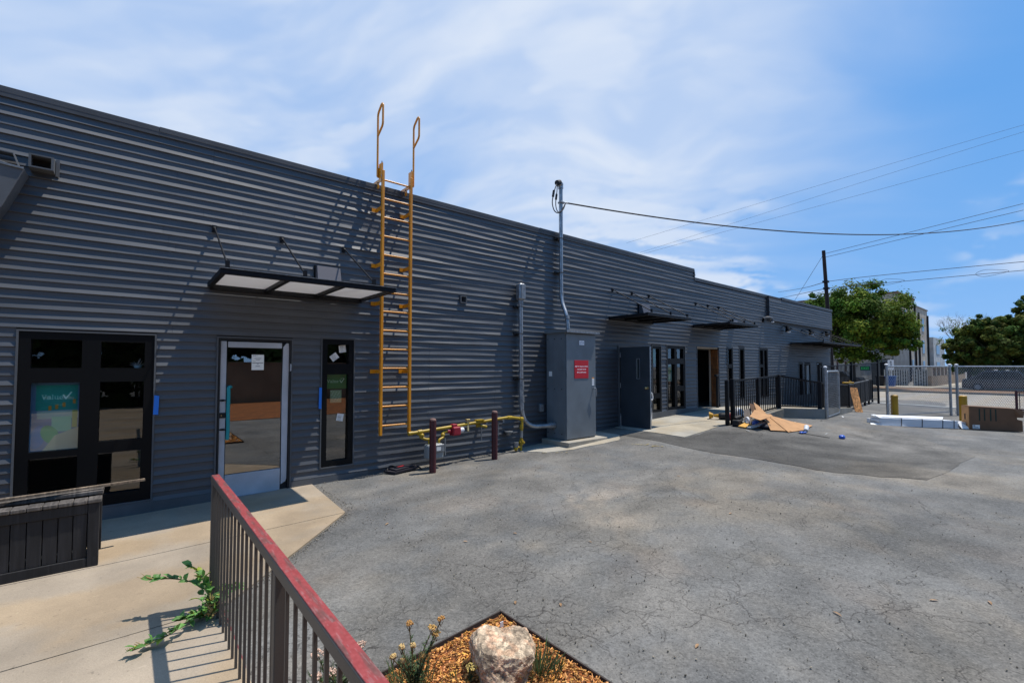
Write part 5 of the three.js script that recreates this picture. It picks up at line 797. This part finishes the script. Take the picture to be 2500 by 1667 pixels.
{ // sprawling weed at the railing post
  const t = thing('weed_plant', 'sprawling green weed with tan seed spikes at the end post of the railing', 'weed', [0.46, -0.045, 3.25]), R = rng(15);
  const green = () => { const k = 0.7 + R() * 0.6, y = R() < 0.15 ? 1 : 0; return [lerp(0.10, 0.28, y) * k, lerp(0.25, 0.34, y) * k, lerp(0.04, 0.02, y) * k]; };
  const b = -0.045;
  const stems = [[[0.46, b, 3.25], [0.44, b + 0.14, 3.22], [0.37, b + 0.2, 3.15], [0.27, b + 0.235, 3.09], [0.2, b + 0.24, 3.04], [0.13, b + 0.24, 3.0]], [[0.46, b, 3.26], [0.44, b + 0.17, 3.24], [0.40, b + 0.26, 3.16], [0.35, b + 0.3, 3.08]], [[0.46, b, 3.27], [0.40, b + 0.06, 3.33], [0.31, b + 0.06, 3.41], [0.22, b + 0.05, 3.48], [0.13, b + 0.045, 3.51], [0.04, b + 0.04, 3.52]], [[0.46, b, 3.26], [0.45, b + 0.1, 3.34], [0.44, b + 0.16, 3.42]], [[0.47, b, 3.24], [0.52, b + 0.12, 3.28], [0.56, b + 0.2, 3.38], [0.58, b + 0.22, 3.5]], [[0.45, b, 3.28], [0.37, b + 0.03, 3.3], [0.28, b + 0.05, 3.32]]];
  const lv = [], st = [], sd = [];
  stems.forEach((s, si) => {
    const cv = new THREE.CatmullRomCurve3(s.map(A2V)); st.push(spline(s, 0.0042, 30, 5)); const n = 27 + (R() * 8 | 0);
    for (let i = 2; i < n; i++) { const u = i / n, p = cv.getPoint(u), tg = cv.getTangent(u), side = V(R() - 0.5, R() * 0.7 - 0.1, R() - 0.5).addScaledVector(tg, 0.5); lv.push(leafGeo(p, side, V(0, 1, 0).add(V(R() - 0.5, 0, R() - 0.5)), 0.035 + R() * 0.05, 0.028 + R() * 0.026, green())); }
    if ([0, 2, 3].includes(si)) { const tip = cv.getPoint(1), tg = cv.getTangent(1); for (let k = 0; k < (si === 3 ? 10 : 7); k++) { const d = tg.clone().add(V(R() - 0.5, R() * 0.9 - 0.1, R() - 0.5).multiplyScalar(1.2)).normalize(), L = 0.03 + R() * 0.06, o = tip.clone().addScaledVector(tg, -R() * 0.06); for (let j = 0; j < 9; j++) sd.push(ball(o.x + d.x * L * j / 9, o.y + d.y * L * j / 9, o.z + d.z * L * j / 9, 0.0048 - j * 0.0003, [1, 1, 1], 5)); } }
  });
  for (let i = 0; i < 60; i++) { const a = R() * 6.3, q = Math.sqrt(R()) * 0.11; lv.push(leafGeo(V(0.455 + Math.cos(a) * q * 0.7, b + 0.02 + R() * 0.17, 3.31 + Math.sin(a) * q * 1.2), V(Math.cos(a) + (R() - 0.5), R() * 0.9 - 0.2, Math.sin(a) + (R() - 0.5)), V(R() - 0.5, 1, R() - 0.5), 0.03 + R() * 0.04, 0.026 + R() * 0.02, green())); }
  for (let k = 0; k < 14; k++) { const x = 0.43 + R() * 0.05, z = 3.3 + R() * 0.12, y = b + 0.05 + R() * 0.1; for (let j = 0; j < 7; j++) sd.push(ball(x - 0.004 * j, y - j * 0.005 * (R() - 0.2), z + j * 0.005, 0.005, [1, 1, 1], 5)); }
  part(t, 'leaves', lv, leafMat); part(t, 'stems', st, mat([0.16, 0.14, 0.06], 0.8)); part(t, 'seed_spikes', sd, mat([0.36, 0.25, 0.09], 0.9));
}
function yarrow(label, bx, bz, heads, tones, seed, bush) {
  const R = rng(seed), y = gh(bx, bz) + 0.01, t = thing('yarrow_plant', label, 'plant', [bx, y, bz], 'flowering plants in the mulch bed'), st = [], lv = [], fl = [];
  for (const [x, h, z, r] of heads) {
    const s = [[bx + (R() - 0.5) * 0.1, y, bz + (R() - 0.5) * 0.1], [lerp(bx, x, 0.4) + (R() - 0.5) * 0.03, y + (h - y) * 0.45, lerp(bz, z, 0.4)], [x, h, z]]; const cv = new THREE.CatmullRomCurve3(s.map(A2V)); st.push(spline(s, 0.0026, 18, 5));
    for (let i = 1; i < 26; i++) { const u = i / 30, p = cv.getPoint(u); for (let k = 0; k < 3; k++) { const k2 = 0.6 + R() * 0.6; lv.push(leafGeo(p, V(R() - 0.5, 0.1 + R() * 0.5, R() - 0.5), V(0, 1, 0.2), 0.014 + R() * 0.03 * (1 - u * 0.5), 0.004 + R() * 0.004, [0.06 * k2, 0.115 * k2, 0.03 * k2])); } }
    const tone = tones[(R() * tones.length) | 0];
    for (let i = 0; i < 60; i++) { const a = R() * 6.3, q = Math.sqrt(R()) * r, k = 0.6 + R() * 0.7, b = new THREE.IcosahedronGeometry(0.0030 + R() * 0.0022, 0); b.translate(x + Math.cos(a) * q, h + 0.006 - q * q * 6 + R() * 0.012, z + Math.sin(a) * q); const cc = []; for (let j = 0; j < b.attributes.position.count; j++) cc.push(tone[0] * k, tone[1] * k, tone[2] * k); b.setAttribute('color', new THREE.Float32BufferAttribute(cc, 3)); fl.push(b); }
    for (let i = 0; i < 7; i++) { const a = R() * 6.3; st.push(cyl([x, h - 0.03, z], [x + Math.cos(a) * r * 0.8, h, z + Math.sin(a) * r * 0.8], 0.0012, 0.0009, 4)); }
  }
  for (let i = 0; i < bush; i++) { const a = R() * 6.3, q = R() * 0.12, L = 0.05 + R() * 0.12, k2 = 0.5 + R() * 0.7; lv.push(leafGeo(V(bx + Math.cos(a) * q, y, bz + Math.sin(a) * q), V(Math.cos(a) * 0.5 + (R() - 0.5), 0.7 + R(), Math.sin(a) * 0.5 + (R() - 0.5)), V(0, 1, 0.3), L, 0.0035 + R() * 0.004, R() < 0.3 ? [0.16 * k2, 0.12 * k2, 0.045 * k2] : [0.06 * k2, 0.12 * k2, 0.03 * k2])); }
  part(t, 'leaves', lv, leafMat); if (st.length) { part(t, 'stems', st, mat([0.13, 0.11, 0.05], 0.85)); part(t, 'flower_heads', fl, mat([1, 1, 1], 0.9, { vertexColors: true })); } return t;
}
yarrow('dry yarrow with golden flower heads growing left of the boulder', 1.17, 4.84, [[1.10, 0.36, 4.92, 0.018], [1.185, 0.345, 5.0, 0.021], [1.24, 0.365, 4.99, 0.019], [1.215, 0.30, 4.99, 0.02], [1.03, 0.30, 4.98, 0.014], [1.0, 0.25, 4.95, 0.015], [1.10, 0.27, 4.96, 0.013], [1.06, 0.2, 4.93, 0.012], [1.14, 0.22, 4.98, 0.014]], [[0.50, 0.30, 0.09], [0.46, 0.24, 0.07], [0.52, 0.36, 0.15]], 41, 160);
yarrow('yarrow with cream and pink flower heads seen between the railing balusters', 0.84, 4.62, [[0.86, 0.24, 4.66, 0.036], [0.76, 0.2, 4.6, 0.034], [0.80, 0.14, 4.7, 0.03], [0.93, 0.13, 4.72, 0.03], [0.98, 0.16, 4.6, 0.03], [0.72, 0.15, 4.7, 0.025]], [[0.60, 0.50, 0.24], [0.58, 0.40, 0.30], [0.62, 0.55, 0.34], [0.55, 0.30, 0.12]], 43, 90);
yarrow('low green yarrow shoots in front of the boulder', 1.72, 5.2, [], [[0.5, 0.3, 0.1]], 47, 200);
yarrow('small dry yarrow head low beside the boulder shadow', 1.41, 5.0, [[1.41, 0.075, 5.02, 0.034]], [[0.55, 0.42, 0.13]], 49, 14);
// scraps on the asphalt
{
  const R = rng(88), spots = [[3.02, 3.49], [2.15, 4.5], [2.37, 4.73], [4.39, 6.39], [4.7, 6.66], [2.66, 5.6], [3.4, 4.1], [2.5, 3.3], [5.2, 4.6], [6.3, 3.3], [2.2, 2.3], [3.7, 6.0]];
  for (const [x, z] of spots) { const k = 0.7 + R() * 0.6, a = R() * 6.3, g = leafGeo(V(x, gh(x, z) + 0.008, z), V(Math.cos(a), 0.02, Math.sin(a)), V(0, 1, 0), 0.035 + R() * 0.035, 0.02, [0.34 * k, 0.19 * k, 0.08 * k]); const o = single('dry_leaf', g, leafMat, 'small curled dry leaf lying on the cracked asphalt', 'leaf', 'dry leaves on the asphalt'); }
}
{ // crumbs of dirt and gravel along the slab edge and wall foot
  const R = rng(52), N = 5200, im = new THREE.InstancedMesh(new THREE.IcosahedronGeometry(1, 0), M.chip, N), m = new THREE.Matrix4(), q = new THREE.Quaternion(), c = new THREE.Color();
  for (let i = 0; i < N; i++) { let x, z; const w = R(); if (w < 0.12) { const u = R(); x = lerp(1.98, 0.75, u); z = lerp(1.63, 3.0, u); const o = (R() * R()) * 0.12; x += o * 0.7; z += o * 0.7; } else if (w < 0.18) { x = 2.0 + R() * 0.12; z = 0.1 + R() * 1.5; } else if (w < 0.4) { x = 2.1 + R() * 6; z = 0.03 + R() * R() * 0.25; } else { x = 1.98 + R() * R() * 9; z = 0.5 + R() * 7; } const s = 0.002 + R() * R() * 0.007; q.setFromEuler(new THREE.Euler(R() * 6, R() * 6, R() * 6)); m.compose(V(x, gh(x, z) + s * 0.6 + 0.004, z), q, V(s, s * 0.6, s)); im.setMatrixAt(i, m); const k = 0.25 + R() * 0.9; im.setColorAt(i, c.setRGB(0.3 * k, 0.26 * k, 0.2 * k)); }
  sh(im); im.name = 'gravel'; im.userData = { kind: 'stuff', label: 'loose grit scattered on the asphalt', category: 'gravel' }; scene.add(im);
}
// ================================================================ UTILITY POLE AND WIRES
{
  const t = thing('utility_pole', 'leaning dark wooden utility pole behind the end of the building', 'utility pole', [28.93, -0.1, -0.9]);
  part(t, 'pole', cyl([28.95, -0.3, -0.85], [28.86, 7.98, -1.15], 0.115, 0.085, 14), M.pole);
  part(t, 'bracket', [box(28.7, 29.02, 6.22, 6.32, -1.2, -0.96), box(28.72, 29.02, 5.86, 5.95, -1.18, -0.94)], M.steelBlack);
}
function line(label, pts, r = 0.012, sag = 0) {
  let P = pts; if (sag) { const [a, b] = pts; P = []; for (let i = 0; i <= 24; i++) { const u = i / 24, p = pt(a, b, u); p[1] -= 4 * sag * u * (1 - u); P.push(p); } }
  return single('overhead_wire', spline(P, r, 60, 5), M.wire, label, 'wire', 'overhead wires');
}
line('thick twisted service cable from the weatherhead sweeping to the frame edge', [[7.3, 5.25, 0.17], [30, 8.15, 6.79]], 0.017, 0.78);
line('upper wire from the utility pole top to the frame edge', [[28.86, 7.8, -1.1], [29.99, 8.82, 6.1]], 0.011);
line('second wire from the utility pole top to the frame edge', [[28.86, 7.6, -1.1], [29.98, 8.53, 6.1]], 0.011);
line('dark cable leaving the utility pole above the looped one', [[28.87, 6.27, -1.0], [29.2, 6.33, 0.2], [29.98, 6.26, 6.03], [30.5, 6.2, 9]], 0.014);
line('lowest dark cable carrying two loops', [[28.88, 5.91, -1.0], [29.5, 5.93, 1.58], [29.94, 5.9, 5.15], [30.4, 5.85, 9]], 0.013);
line('guy wire slanting from the utility pole top behind the roof', [[28.86, 7.78, -1.15], [36.03, 6.3, -5.04], [40, 5.4, -7.2]], 0.01);
line('cable from the upper pole bracket running back over the roof', [[28.87, 6.27, -1.05], [42.88, 8.22, -6.59], [70.46, 12.27, -18.65]], 0.02);
line('cable from the lower pole bracket running back over the roof', [[28.88, 5.91, -1.05], [70.45, 11.34, -18.67]], 0.02);
line('highest thin wire crossing the sky', [[56.53, 20.17, -34.23], [69.97, 26.49, 5.06], [74, 28, 14]], 0.013);
line('second thin wire crossing the sky just under the highest', [[57.61, 18.57, -32.71], [69.97, 25.77, 5.04], [74, 27.6, 14]], 0.013);
line('third thin wire crossing the sky, the lowest of three', [[54, 17.2, -31], [69.97, 23.86, 4.99], [74, 25.5, 14]], 0.013);
for (const [x, y, z, l] of [[29.5, 5.96, 1.6, 'spare cable loop nearer the utility pole'], [29.93, 5.92, 5.1, 'spare cable loop nearer the frame edge']]) single('cable_loop', spline([[x, y + 0.02, z - 0.55], [x, y + 0.16, z - 0.3], [x, y + 0.12, z + 0.1], [x, y, z + 0.5], [x, y - 0.1, z + 0.1], [x, y - 0.12, z - 0.35]], 0.008, 40, 5, true), M.wire, l, 'cable loop', 'spare loops on the lowest cable');
// ================================================================ TREES
function crownGeo(c, rad, clumps, per, size, seed, hollow = 0.55, pal = null) {
  const R = rng(seed), pos = [], nor = [], col = [];
  for (let i = 0; i < clumps; i++) {
    let u, v, w, l; do { u = R() * 2 - 1; v = R() * 2 - 1; w = R() * 2 - 1; l = Math.hypot(u, v, w); } while (l > 1 || l < hollow && R() < 0.75);
    const k = 0.84 + 0.18 * R(), cx = c[0] + u * rad[0] * k, cy = c[1] + v * rad[1] * k, cz = c[2] + w * rad[2] * k, cr = (0.10 + R() * 0.13) * Math.min(rad[0], rad[2]) * 1.25, tone = 0.6 + R() * 0.8, yel = R();
    for (let j = 0; j < per; j++) {
      let a, b, d, q; do { a = R() * 2 - 1; b = R() * 2 - 1; d = R() * 2 - 1; q = Math.hypot(a, b, d); } while (q > 1);
      const s = q ** 0.4 / (q + 1e-6) * (0.65 + 0.35 * R()), x = cx + a * cr * s * q, y = cy + b * cr * 0.8 * s * q, z = cz + d * cr * s * q, sz = size * (0.6 + R() * 0.8);
      const n = V(a + (R() - 0.5) * 1.2, b + 0.5 + (R() - 0.5), d + (R() - 0.5) * 1.2).normalize(), e = V(R() - 0.5, R() - 0.5, R() - 0.5).cross(n).normalize().multiplyScalar(sz), f = n.clone().cross(e).multiplyScalar(0.6);
      const P = [[x - e.x, y - e.y, z - e.z], [x + f.x, y + f.y, z + f.z], [x + e.x, y + e.y, z + e.z], [x - f.x, y - f.y, z - f.z]];
      const t = tone * (0.75 + R() * 0.5), yy = clamp(yel * 0.7 + R() * 0.45 - 0.3), p = pal || [[0.050, 0.118, 0.012], [0.23, 0.24, 0.022]], cc = [0, 1, 2].map((m) => lerp(p[0][m], p[1][m], yy) * t);
      for (const m of [0, 2, 1, 0, 3, 2]) { pos.push(...P[m]); nor.push(n.x, n.y, n.z); col.push(...cc); }
    }
  }
  const g = new THREE.BufferGeometry(); g.setAttribute('position', new THREE.Float32BufferAttribute(pos, 3)); g.setAttribute('normal', new THREE.Float32BufferAttribute(nor, 3)); g.setAttribute('uv', new THREE.Float32BufferAttribute(new Float32Array(pos.length / 3 * 2), 2)); g.setAttribute('color', new THREE.Float32BufferAttribute(col, 3)); g.userData.ready = true; return g;
}
const crownMat = mat([1, 1, 1], 0.85, { specularIntensity: 0.25, transmission: 0.22, thickness: 0, side: THREE.DoubleSide, vertexColors: true });
function trunkGeo(b, top, r, limbs, seed, spread) { const R = rng(seed), g = [cyl(b, top, r, r * 0.7, 12)]; for (let i = 0; i < limbs; i++) { const a = i / limbs * 6.3 + R(), e = [top[0] + Math.cos(a) * spread[0] * (0.5 + R() * 0.4), top[1] + spread[1] * (0.35 + R() * 0.6), top[2] + Math.sin(a) * spread[2] * (0.5 + R() * 0.4)], m = [lerp(top[0], e[0], 0.45) + (R() - 0.5) * 0.4, lerp(top[1], e[1], 0.6), lerp(top[2], e[2], 0.4)]; g.push(spline([top, m, e], r * 0.32, 14, 6)); for (let k = 0; k < 3; k++) { const f = [e[0] + (R() - 0.5) * 1.6, e[1] + (R() - 0.2) * 1.3, e[2] + (R() - 0.5) * 1.6]; g.push(cyl(lerp3(m, e, 0.5 + R() * 0.5), f, r * 0.14, r * 0.04, 5)); } } return g; }
function lerp3(a, b, t) { return pt(a, b, t); }
{
  const t = thing('street_tree', 'big round green street tree behind the utility pole', 'tree', [50.5, -0.3, -5.2]);
  part(t, 'trunk', trunkGeo([50.5, -0.35, -5.25], [50.5, 2.4, -5.25], 0.27, 7, 3, [3.2, 4.6, 3.0]), M.bark);
  const g = mergeGeometries([crownGeo([50.5, 5.75, -5.0], [4.5, 3.5, 4.3], 290, 200, 0.105, 7, 0.35), crownGeo([50.5, 4.4, -2.2], [2.8, 2.2, 1.9], 60, 190, 0.105, 8, 0.3), crownGeo([50.5, 6.7, -7.7], [2.6, 2.3, 2.1], 84, 190, 0.105, 9, 0.3), crownGeo([50.2, 2.7, -5.5], [1.6, 0.7, 1.5], 12, 110, 0.11, 10)]); g.userData.ready = true; part(t, 'crown', g, crownMat);
}
const rightTrees = [[57, 2.9, 3.6, 2.3, 4.2, 21, 'dense dark green tree nearest the tan driveway wall'], [58.5, 5.6, 4.2, 2.2, 5.6, 22, 'tallest dense green tree behind the parked cars'], [57.5, 7.6, 3.7, 2.2, 5.0, 23, 'dense green tree cut by the frame edge behind the chain-link'], [60, 4.2, 3.4, 2.4, 4.6, 24, 'olive green tree filling the gap behind the parked cars'], [58.2, 1.55, 2.9, 1.8, 4.2, 25, 'low dark green tree beside the driveway mouth']];
for (const [x, z, cy, r, h, s, l] of rightTrees) { const t = thing('yard_tree', l, 'tree', [x, -0.3, z], 'dense trees across the street'); const top = crownGeo([x, cy + h * 0.42, z], [r * 0.6, h * 0.22, r * 0.6], 34, 180, 0.11, s + 300, 0.2, [[0.04, 0.095, 0.014], [0.20, 0.185, 0.03]]); part(t, 'trunk', trunkGeo([x, -0.35, z], [x, cy - h * 0.35, z], 0.2, 5, s, [r, h * 0.5, r]), M.bark); const g = mergeGeometries([crownGeo([x, cy, z], [r, h * 0.52, r * 0.95], 170, 180, 0.11, s, 0.4, [[0.04, 0.095, 0.014], [0.20, 0.185, 0.03]]), top]); g.userData.ready = true; part(t, 'crown', g, crownMat); }
{ // nearly bare tree
  const t = thing('bare_tree', 'thin grey nearly leafless tree between the tan building and the green trees', 'tree', [66, -0.3, 0.6]), R = rng(66), g = [];
  const grow = (p, d, L, r, n) => { const q = p.clone().addScaledVector(d, L); g.push(cyl(p, q, r, r * 0.6, 5)); if (n > 0) for (let k = 0; k < 3; k++) grow(q, d.clone().multiplyScalar(0.9).add(V(R() - 0.5, R() * 0.5 - 0.05, R() - 0.5)).normalize(), L * (0.6 + R() * 0.2), r * 0.55, n - 1); };
  part(t, 'trunk', cyl([66, -0.4, 0.9], [66, 2.2, 0.9], 0.16, 0.12), M.bark); for (let k = 0; k < 5; k++) { const a = k / 5 * 6.3; grow(V(66, 2.2, 0.9), V(Math.cos(a) * 0.6, 1, Math.sin(a) * 0.6).normalize(), 1.75, 0.06, 4); }
  part(t, 'branches', g, mat([0.20, 0.17, 0.15], 0.95)); part(t, 'crown', crownGeo([66, 4.6, 0.9], [2.4, 2.6, 2.4], 45, 22, 0.09, 67, 0.3), crownMat);
}
// ================================================================ ACROSS THE STREET
function farWindow(t, x0, x1, y0, y1, z) { const w = part(t, 'window', [box(x0, x1, y0, y1, z, z + 0.05)], M.bldgWhite); part(w, 'pane', box(x0 + 0.08, x1 - 0.08, y0 + 0.08, y1 - 0.08, z + 0.05, z + 0.06), M.darkGlass); }
{
  const t = thing('apartment_building', 'tall tan stucco building with flat roof behind the street tree', 'building', [70, -0.4, -12]);
  part(t, 'wall', box(74.5, 84.8, -0.4, 11.06, -20, -6.25), M.bldgTan); part(t, 'roof_edge', box(74.4, 84.9, 11.06, 11.25, -20.1, -6.15), M.cardDark);
  for (const [x, y] of [[82.2, 1.0], [82.2, 4.4], [82.2, 7.6], [78, 4.4], [78, 7.6], [75.2, 7.6]]) farWindow(t, x, x + 1.1, y, y + 1.7, -6.25);
  for (const x of [80.6, 84.4]) part(t, 'downpipe', box(x, x + 0.25, -0.3, 10.4, -6.24, -6.05), M.pole);
}
{
  const t = thing('apartment_building', 'lower tan stucco building with vertical windows right of the taller one', 'building', [89, -0.4, -12]);
  part(t, 'wall', box(84.9, 93.2, -0.4, 10.15, -20, -6.1), M.bldgTan); part(t, 'roof_edge', box(84.85, 93.3, 10.15, 10.3, -20.1, -6.0), M.bldgGrey);
  for (const [x, y] of [[88.6, 0.6], [88.6, 3.6], [88.6, 6.8]]) farWindow(t, x, x + 1.6, y, y + 2.0, -6.1);
  part(t, 'downpipe', box(86, 86.3, -0.3, 9.4, -6.09, -5.9), M.pole); part(t, 'downpipe', box(92.6, 93.0, -0.3, 9.4, -6.09, -5.9), M.steelBlack);
}
{ const t = thing('apartment_building', 'pale narrow building glimpsed behind the bare tree', 'building', [97, -0.4, -10]); part(t, 'wall', box(94, 104, -0.4, 6.2, -16, -5.6), M.bldgWhite); for (const y of [1, 3.6]) farWindow(t, 96, 99, y, y + 1.5, -5.6); }
{
  const t = thing('street_shop', 'grey single-storey shop front in the shade under the street tree', 'building', [60, -0.4, -12]);
  part(t, 'wall', box(66, 74, -0.4, 5.2, -26, -5.2), M.bldgGrey);
  for (const [z0, z1, y0, y1] of [[-6.4, -5.55, 0.0, 2.2], [-9.2, -7.3, 0.2, 2.2], [-12.5, -10.2, 0.3, 2.4]]) { const w = part(t, 'window', box(65.9, 65.99, y0, y1, z0, z1), M.frame); part(w, 'pane', box(65.86, 65.89, y0 + 0.1, y1 - 0.1, z0 + 0.1, z1 - 0.1), M.darkGlass); }
  part(t, 'door', box(65.82, 65.88, 0, 1.9, -8.6, -8.1), M.teal); part(t, 'fascia', box(65.85, 65.99, 2.6, 3.3, -26, -5.3), M.bldgTan);
  const v = thing('white_shed', 'low white panelled shed behind the iron fence', 'shed', [60, -0.4, -9.3]); part(v, 'wall', box(60, 64, -0.4, 2.3, -12.5, -6.8), M.bldgWhite); part(v, 'roof', box(59.8, 64.2, 2.3, 2.45, -12.7, -6.6), M.bldgGrey); for (let z = -12; z < -6.9; z += 0.75) part(v, 'batten', box(59.93, 59.99, -0.3, 2.25, z, z + 0.1), M.maroon);
}
{ const s = single('street_sign', [box(60.9, 60.95, 1.35, 2.4, -4.75, -4.25), cyl([60.97, -0.4, -4.5], [60.97, 2.5, -4.5], 0.04)], M.white, 'white vertical sign board with blurred dark marks by the slatted gate', 'sign'); const p = picture(0.5, 1.05); p.rotateY(-Math.PI / 2); p.translate(60.89, 1.875, -4.5); part(s, 'lettering', p, mat(0xffffff, 0.6, { map: canvasTex(100, 210, (g, w, h) => { g.fillStyle = '#e9ecf0'; g.fillRect(0, 0, w, h); g.filter = 'blur(3px)'; g.fillStyle = '#3c4454'; for (const [x, y, a, b] of [[52, 40, 15, 12], [54, 76, 15, 11], [56, 116, 13, 14]]) { g.beginPath(); g.ellipse(x, y, a, b, 0.3, 0, 7); g.fill(); } }) })); }
for (const [z0, z1, l] of [[-5.3, -3.3, 'white slatted gate with dark gaps left of the blue bin'], [-2.9, -1.5, 'white slatted gate with dark gaps right of the blue bin']]) { const t = thing('slatted_gate', l, 'gate', [61.8, -0.3, (z0 + z1) / 2], 'white slatted gates across the street'); part(t, 'backing', box(61.85, 61.9, -0.3, 1.35, z0, z1), M.black); for (let z = z0 + 0.05; z < z1 - 0.08; z += 0.2) part(t, 'slat', box(61.78, 61.84, -0.25, 1.4, z, z + 0.11), M.bldgWhite); }
{
  const t = thing('garden_wall', 'low tan wall with dark ornamental openings along the driveway', 'wall', [72, -0.4, -1.6]); part(t, 'base', box(61.6, 86, -0.4, 0.75, -1.75, -1.45), M.brickTan);
  for (let x = 61.6; x < 86; x += 2.4) part(t, 'pier', box(x, x + 0.4, 0.75, 1.7, -1.76, -1.42), M.bldgTan); part(t, 'screen', box(61.9, 86, 0.8, 1.55, -1.66, -1.56), M.cardDark); part(t, 'cap', box(61.55, 86.1, 1.6, 1.72, -1.8, -1.4), M.bldgTan);
}
function bin(label, x, z, m, w) { const t = thing('wheelie_bin', label, 'bin', [x, -0.26, z], 'wheeled bins on the far verge'); const g = prism([[-w * 0.42, 0], [w * 0.42, 0], [w * 0.55, 0.95], [-w * 0.55, 0.95]], -0.3, 0.3, 0.02); g.rotateY(Math.PI / 2); g.translate(x, -0.26, z); part(t, 'body', g, m); part(t, 'lid', box(x - 0.36, x + 0.36, 0.69, 0.77, z - w * 0.6, z + w * 0.6, 0.03), m); for (const s of [-1, 1]) part(t, 'wheel', cyl([x + 0.3, -0.14, z + s * w * 0.4], [x + 0.3, -0.14, z + s * w * 0.46], 0.12), M.tyre); }
bin('black wheeled bin on the dirt verge beside the blue one', 58.5, -4.9, M.black, 0.62); bin('blue wheeled bin on the dirt verge behind the first chain-link post', 58.3, -4.05, M.blueBin, 0.7);
function car(label, x, z, L, H, turn) {
  const t = thing('parked_car', label, 'car', [0, 0, 0], 'parked cars across the street');
  const prof = [[-L / 2, 0.28], [-L / 2, 0.72], [-L * 0.46, 0.9], [-L * 0.3, 0.98], [-L * 0.18, H], [L * 0.22, H + 0.02], [L * 0.40, 1.0], [L * 0.49, 0.92], [L / 2, 0.6], [L / 2, 0.28]];
  part(t, 'body', prism(prof, -0.88, 0.88, 0.05), M.carDark); part(t, 'window', prism([[-L * 0.27, 1.0], [-L * 0.17, H - 0.06], [L * 0.02, H - 0.05], [L * 0.02, 1.0]], -0.9, 0.9), M.darkGlass); part(t, 'window', prism([[L * 0.045, 1.0], [L * 0.045, H - 0.05], [L * 0.2, H - 0.05], [L * 0.35, 1.0]], -0.9, 0.9), M.darkGlass);
  for (const a of [-L * 0.31, L * 0.31]) for (const s of [-1, 1]) { const w = part(t, 'wheel', cyl([a, 0.33, s * 0.7], [a, 0.33, s * 0.92], 0.33, 0.33, 20), M.tyre); part(w, 'rim', cyl([a, 0.33, s * 0.9], [a, 0.33, s * 0.93], 0.2, 0.2, 14), M.galvDull); }
  for (const s of [-0.6, 0.6]) { part(t, 'headlight', box(-L / 2 - 0.04, -L / 2 + 0.02, 0.62, 0.76, s - 0.17, s + 0.17, 0.01), M.galv); part(t, 'tail_light', box(L / 2 - 0.02, L / 2 + 0.03, 0.66, 0.82, s - 0.15, s + 0.15, 0.01), M.red); }
  t.position.set(x, -0.32, z); t.rotation.y = turn;
}
car('dark sports utility car parked under the dense trees', 54.6, 3.9, 4.7, 1.62, Math.PI / 2);
car('dark saloon parked behind the iron fence', 56.5, -8.2, 4.6, 1.5, Math.PI / 2);
{ const t = thing('iron_gate', 'dark purple iron gate section at the frame edge beyond the carton', 'gate', [24.6, 0, 6.2]); for (let k = 0; k < 9; k++) part(t, 'bar', box(24.58, 24.6, 0.12, 0.74, 5.98 + k * 0.12, 6.0 + k * 0.12), M.steelBlack); part(t, 'rail', [box(24.57, 24.62, 0.1, 0.15, 5.9, 7.1), box(24.57, 24.62, 0.72, 0.76, 5.9, 7.1), box(24.56, 24.63, -0.2, 0.8, 5.88, 5.95)], M.maroon); }
// ================================================================ BEHIND THE CAMERA, MIRRORED IN THE GLASS
{ const t = thing('boundary_wall', 'brown stucco boundary wall on the far side of the yard behind the camera', 'wall', [3, -0.05, 17.2]); part(t, 'wall', box(0.5, 16, -0.2, 1.82, 17.05, 17.3), M.stucco); part(t, 'cap', box(0.5, 16, 1.82, 1.88, 17, 17.35), M.stucco); }
for (const [i, [x, z, s]] of [[-9, 20, 1.1], [-4.5, 21, 1.25], [0.5, 20, 1.1], [5.5, 21, 1.2], [10.5, 20.5, 1.0], [15, 21.5, 1.2], [-13, 23, 1.3], [-6.8, 25, 1.5], [-2, 25, 1.5], [3, 25.5, 1.5]].entries()) { const t = thing('boundary_tree', ['first', 'second', 'third', 'fourth', 'fifth', 'sixth', 'seventh', 'eighth', 'ninth', 'tenth'][i] + ' leafy tree counted along the boundary wall behind the camera', 'tree', [x, -0.05, z], 'trees behind the boundary wall'); part(t, 'trunk', trunkGeo([x, -0.1, z], [x, 3, z], 0.2, 5, 70 + i, [2, 3, 2]), M.bark); part(t, 'crown', crownGeo([x, 4.6 * s, z], [3.4, 4.6 * s, 2.6], 150, 90, 0.30, 80 + i, 0.2, [[0.03, 0.065, 0.016], [0.06, 0.09, 0.02]]), crownMat); }
for (const [i, [x, z]] of [[-11, 18.6], [-7.2, 18.4], [-3.4, 18.6], [0.2, 18.4]].entries()) { const t = thing('boundary_hedge', ['first', 'second', 'third', 'fourth'][i] + ' clipped hedge section counted from the far corner behind the camera', 'hedge', [x, -0.05, z], 'hedge sections behind the camera'); part(t, 'trunk', cyl([x, -0.1, z], [x, 1.4, z], 0.08, 0.05), M.bark); part(t, 'crown', crownGeo([x, 1.6, z], [2.5, 2.0, 0.9], 120, 90, 0.2, 120 + i, 0.0, [[0.022, 0.05, 0.012], [0.05, 0.08, 0.016]]), crownMat); }
yarrow('bushy green yarrow clump in the mulch bed behind the camera', 1.5, 7.2, [], [[0.5, 0.3, 0.1]], 53, 420);

renderer.render(scene, camera);
